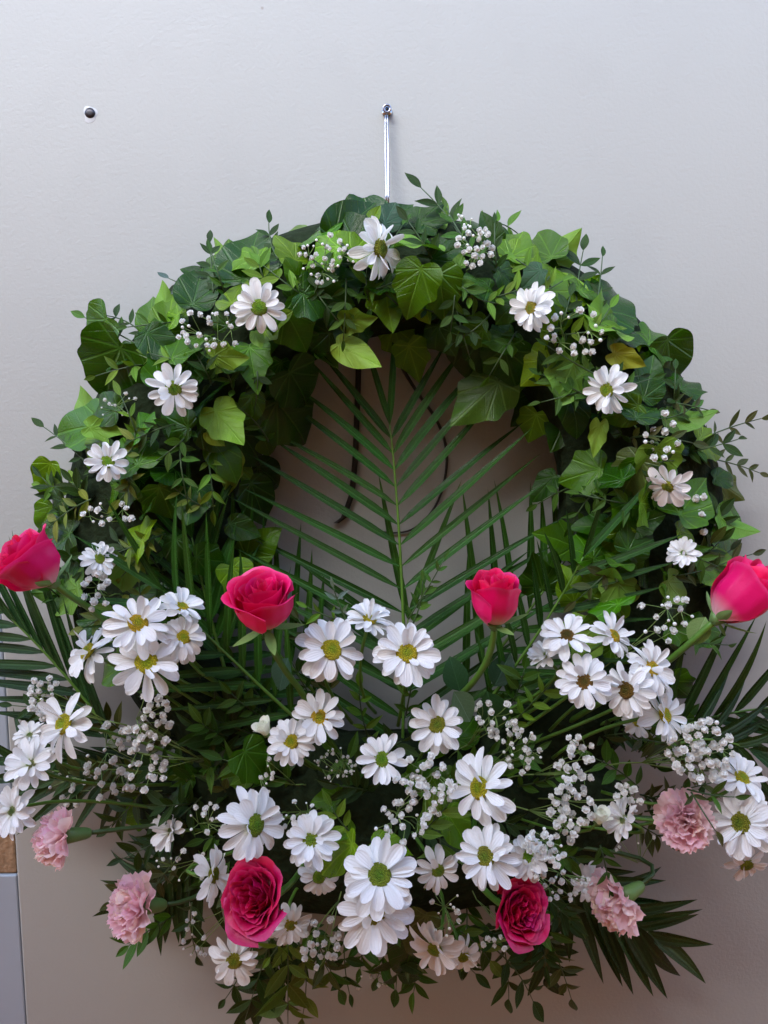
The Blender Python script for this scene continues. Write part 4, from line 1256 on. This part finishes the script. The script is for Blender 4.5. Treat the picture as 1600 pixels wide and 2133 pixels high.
def spot(px, py, tone, fallback):
    for x, y, nm in sorted(MARKS, key=lambda m: (m[0] - px) ** 2 + (m[1] - py) ** 2)[:3]:
        dx, dy = px - x, py - y
        where = ('right of' if dx > 0 else 'left of') if abs(dx) > abs(dy) else ('below' if dy > 0 else 'above')
        l = '%s small leaved sprig %s %s' % (TONE[tone], where, nm)
        if l not in used_labels:
            used_labels.add(l); return l
    return fallback
def ring_filler(n, t0, t1, label, group, tones):
    for i in range(n):
        th = radians(rf.uniform(t0, t1)); s = rf.uniform(.25, .85 if t0 != 72 else .6)
        px, py = ring_px(th, s)
        d = ring_depth(s) + .012
        k = rf.uniform(60, 105)
        a = th + rf.uniform(-1.1, 1.1) if s > .5 else rf.uniform(0, 6.28)
        ex, ey = px + k * cos(a), py - k * sin(a)
        sprig((px - k * .3 * cos(a), py + k * .3 * sin(a), d - .03), (px + rf.uniform(-15, 15), py + rf.uniform(-15, 15), d + .012), (ex, ey, max(.03, d - .01)), spot(px, py, tn := rf.choice(tones), label), rf.uniform(36, 52), rf.choice((3, 4)), tn, group)
ring_filler(11, 150, 200, 'small leaved sprig among the ivy on the left arm of the ring', 'small sprigs in the ivy, left arm', (S_D, S_M, S_B, S_Y))
ring_filler(11, 105, 150, 'small leaved sprig among the ivy on the upper left of the ring', 'small sprigs in the ivy, upper left', (S_D, S_M, S_M, S_B))
ring_filler(9, 72, 105, 'small leaved sprig among the ivy at the top of the ring', 'small sprigs in the ivy, top', (S_D, S_M, S_M))
ring_filler(12, 30, 72, 'small leaved sprig among the ivy on the upper right of the ring', 'small sprigs in the ivy, upper right', (S_D, S_M, S_M, S_B))
ring_filler(13, -20, 30, 'small leaved sprig among the ivy on the right arm of the ring', 'small sprigs in the ivy, right arm', (S_D, S_M, S_O, S_O))

# broad rose leaves beside the bud roses
for b, t, d, n, tone, lab in (
 ((600, 1370), (575, 1440), .16, (-.2, .6), (.03, .075, .05), 'bluish round rose leaf behind the stem of the left bud rose'),
 ((1030, 1430), (1062, 1362), .13, (0, 0), (.008, .03, .012), 'dark round rose leaf right of the narrow rosebud stem'),
 ((958, 1440), (938, 1370), .13, (0, 0), (.012, .05, .014), 'dark pointed rose leaf left of the narrow rosebud stem'),
 ((945, 1440), (985, 1505), .2, (0, .5), (.09, .16, .08), 'pale round rose leaf beside the daisy right of centre'),
 ((1015, 1440), (1040, 1530), .15, (0, .2), (.015, .055, .014), 'dark rose leaf hanging below the narrow rosebud stem'),
 ((1240, 1390), (1290, 1360), .14, (.1, .3), (.012, .05, .014), 'dark rose leaf between the daisies of the right bunch'),
 ((1470, 1285), (1440, 1345), .21, (0, .1), (.17, .27, .09), 'pale green leaf hanging from the stem of the rightmost rose'),
):
    p0, p1 = P(*b, d), P(*t, d)
    M = basisY(p0, p1 - p0, facing(b[0], b[1], *n)) @ S((p1 - p0).length)
    o = link('rose_leaf', BROAD[0], None, M, tone)
    tag(o, lab, 'leaf', 'rose leaves')
print('ivy leaves', n_ivy, 'objects', len(bpy.data.objects))
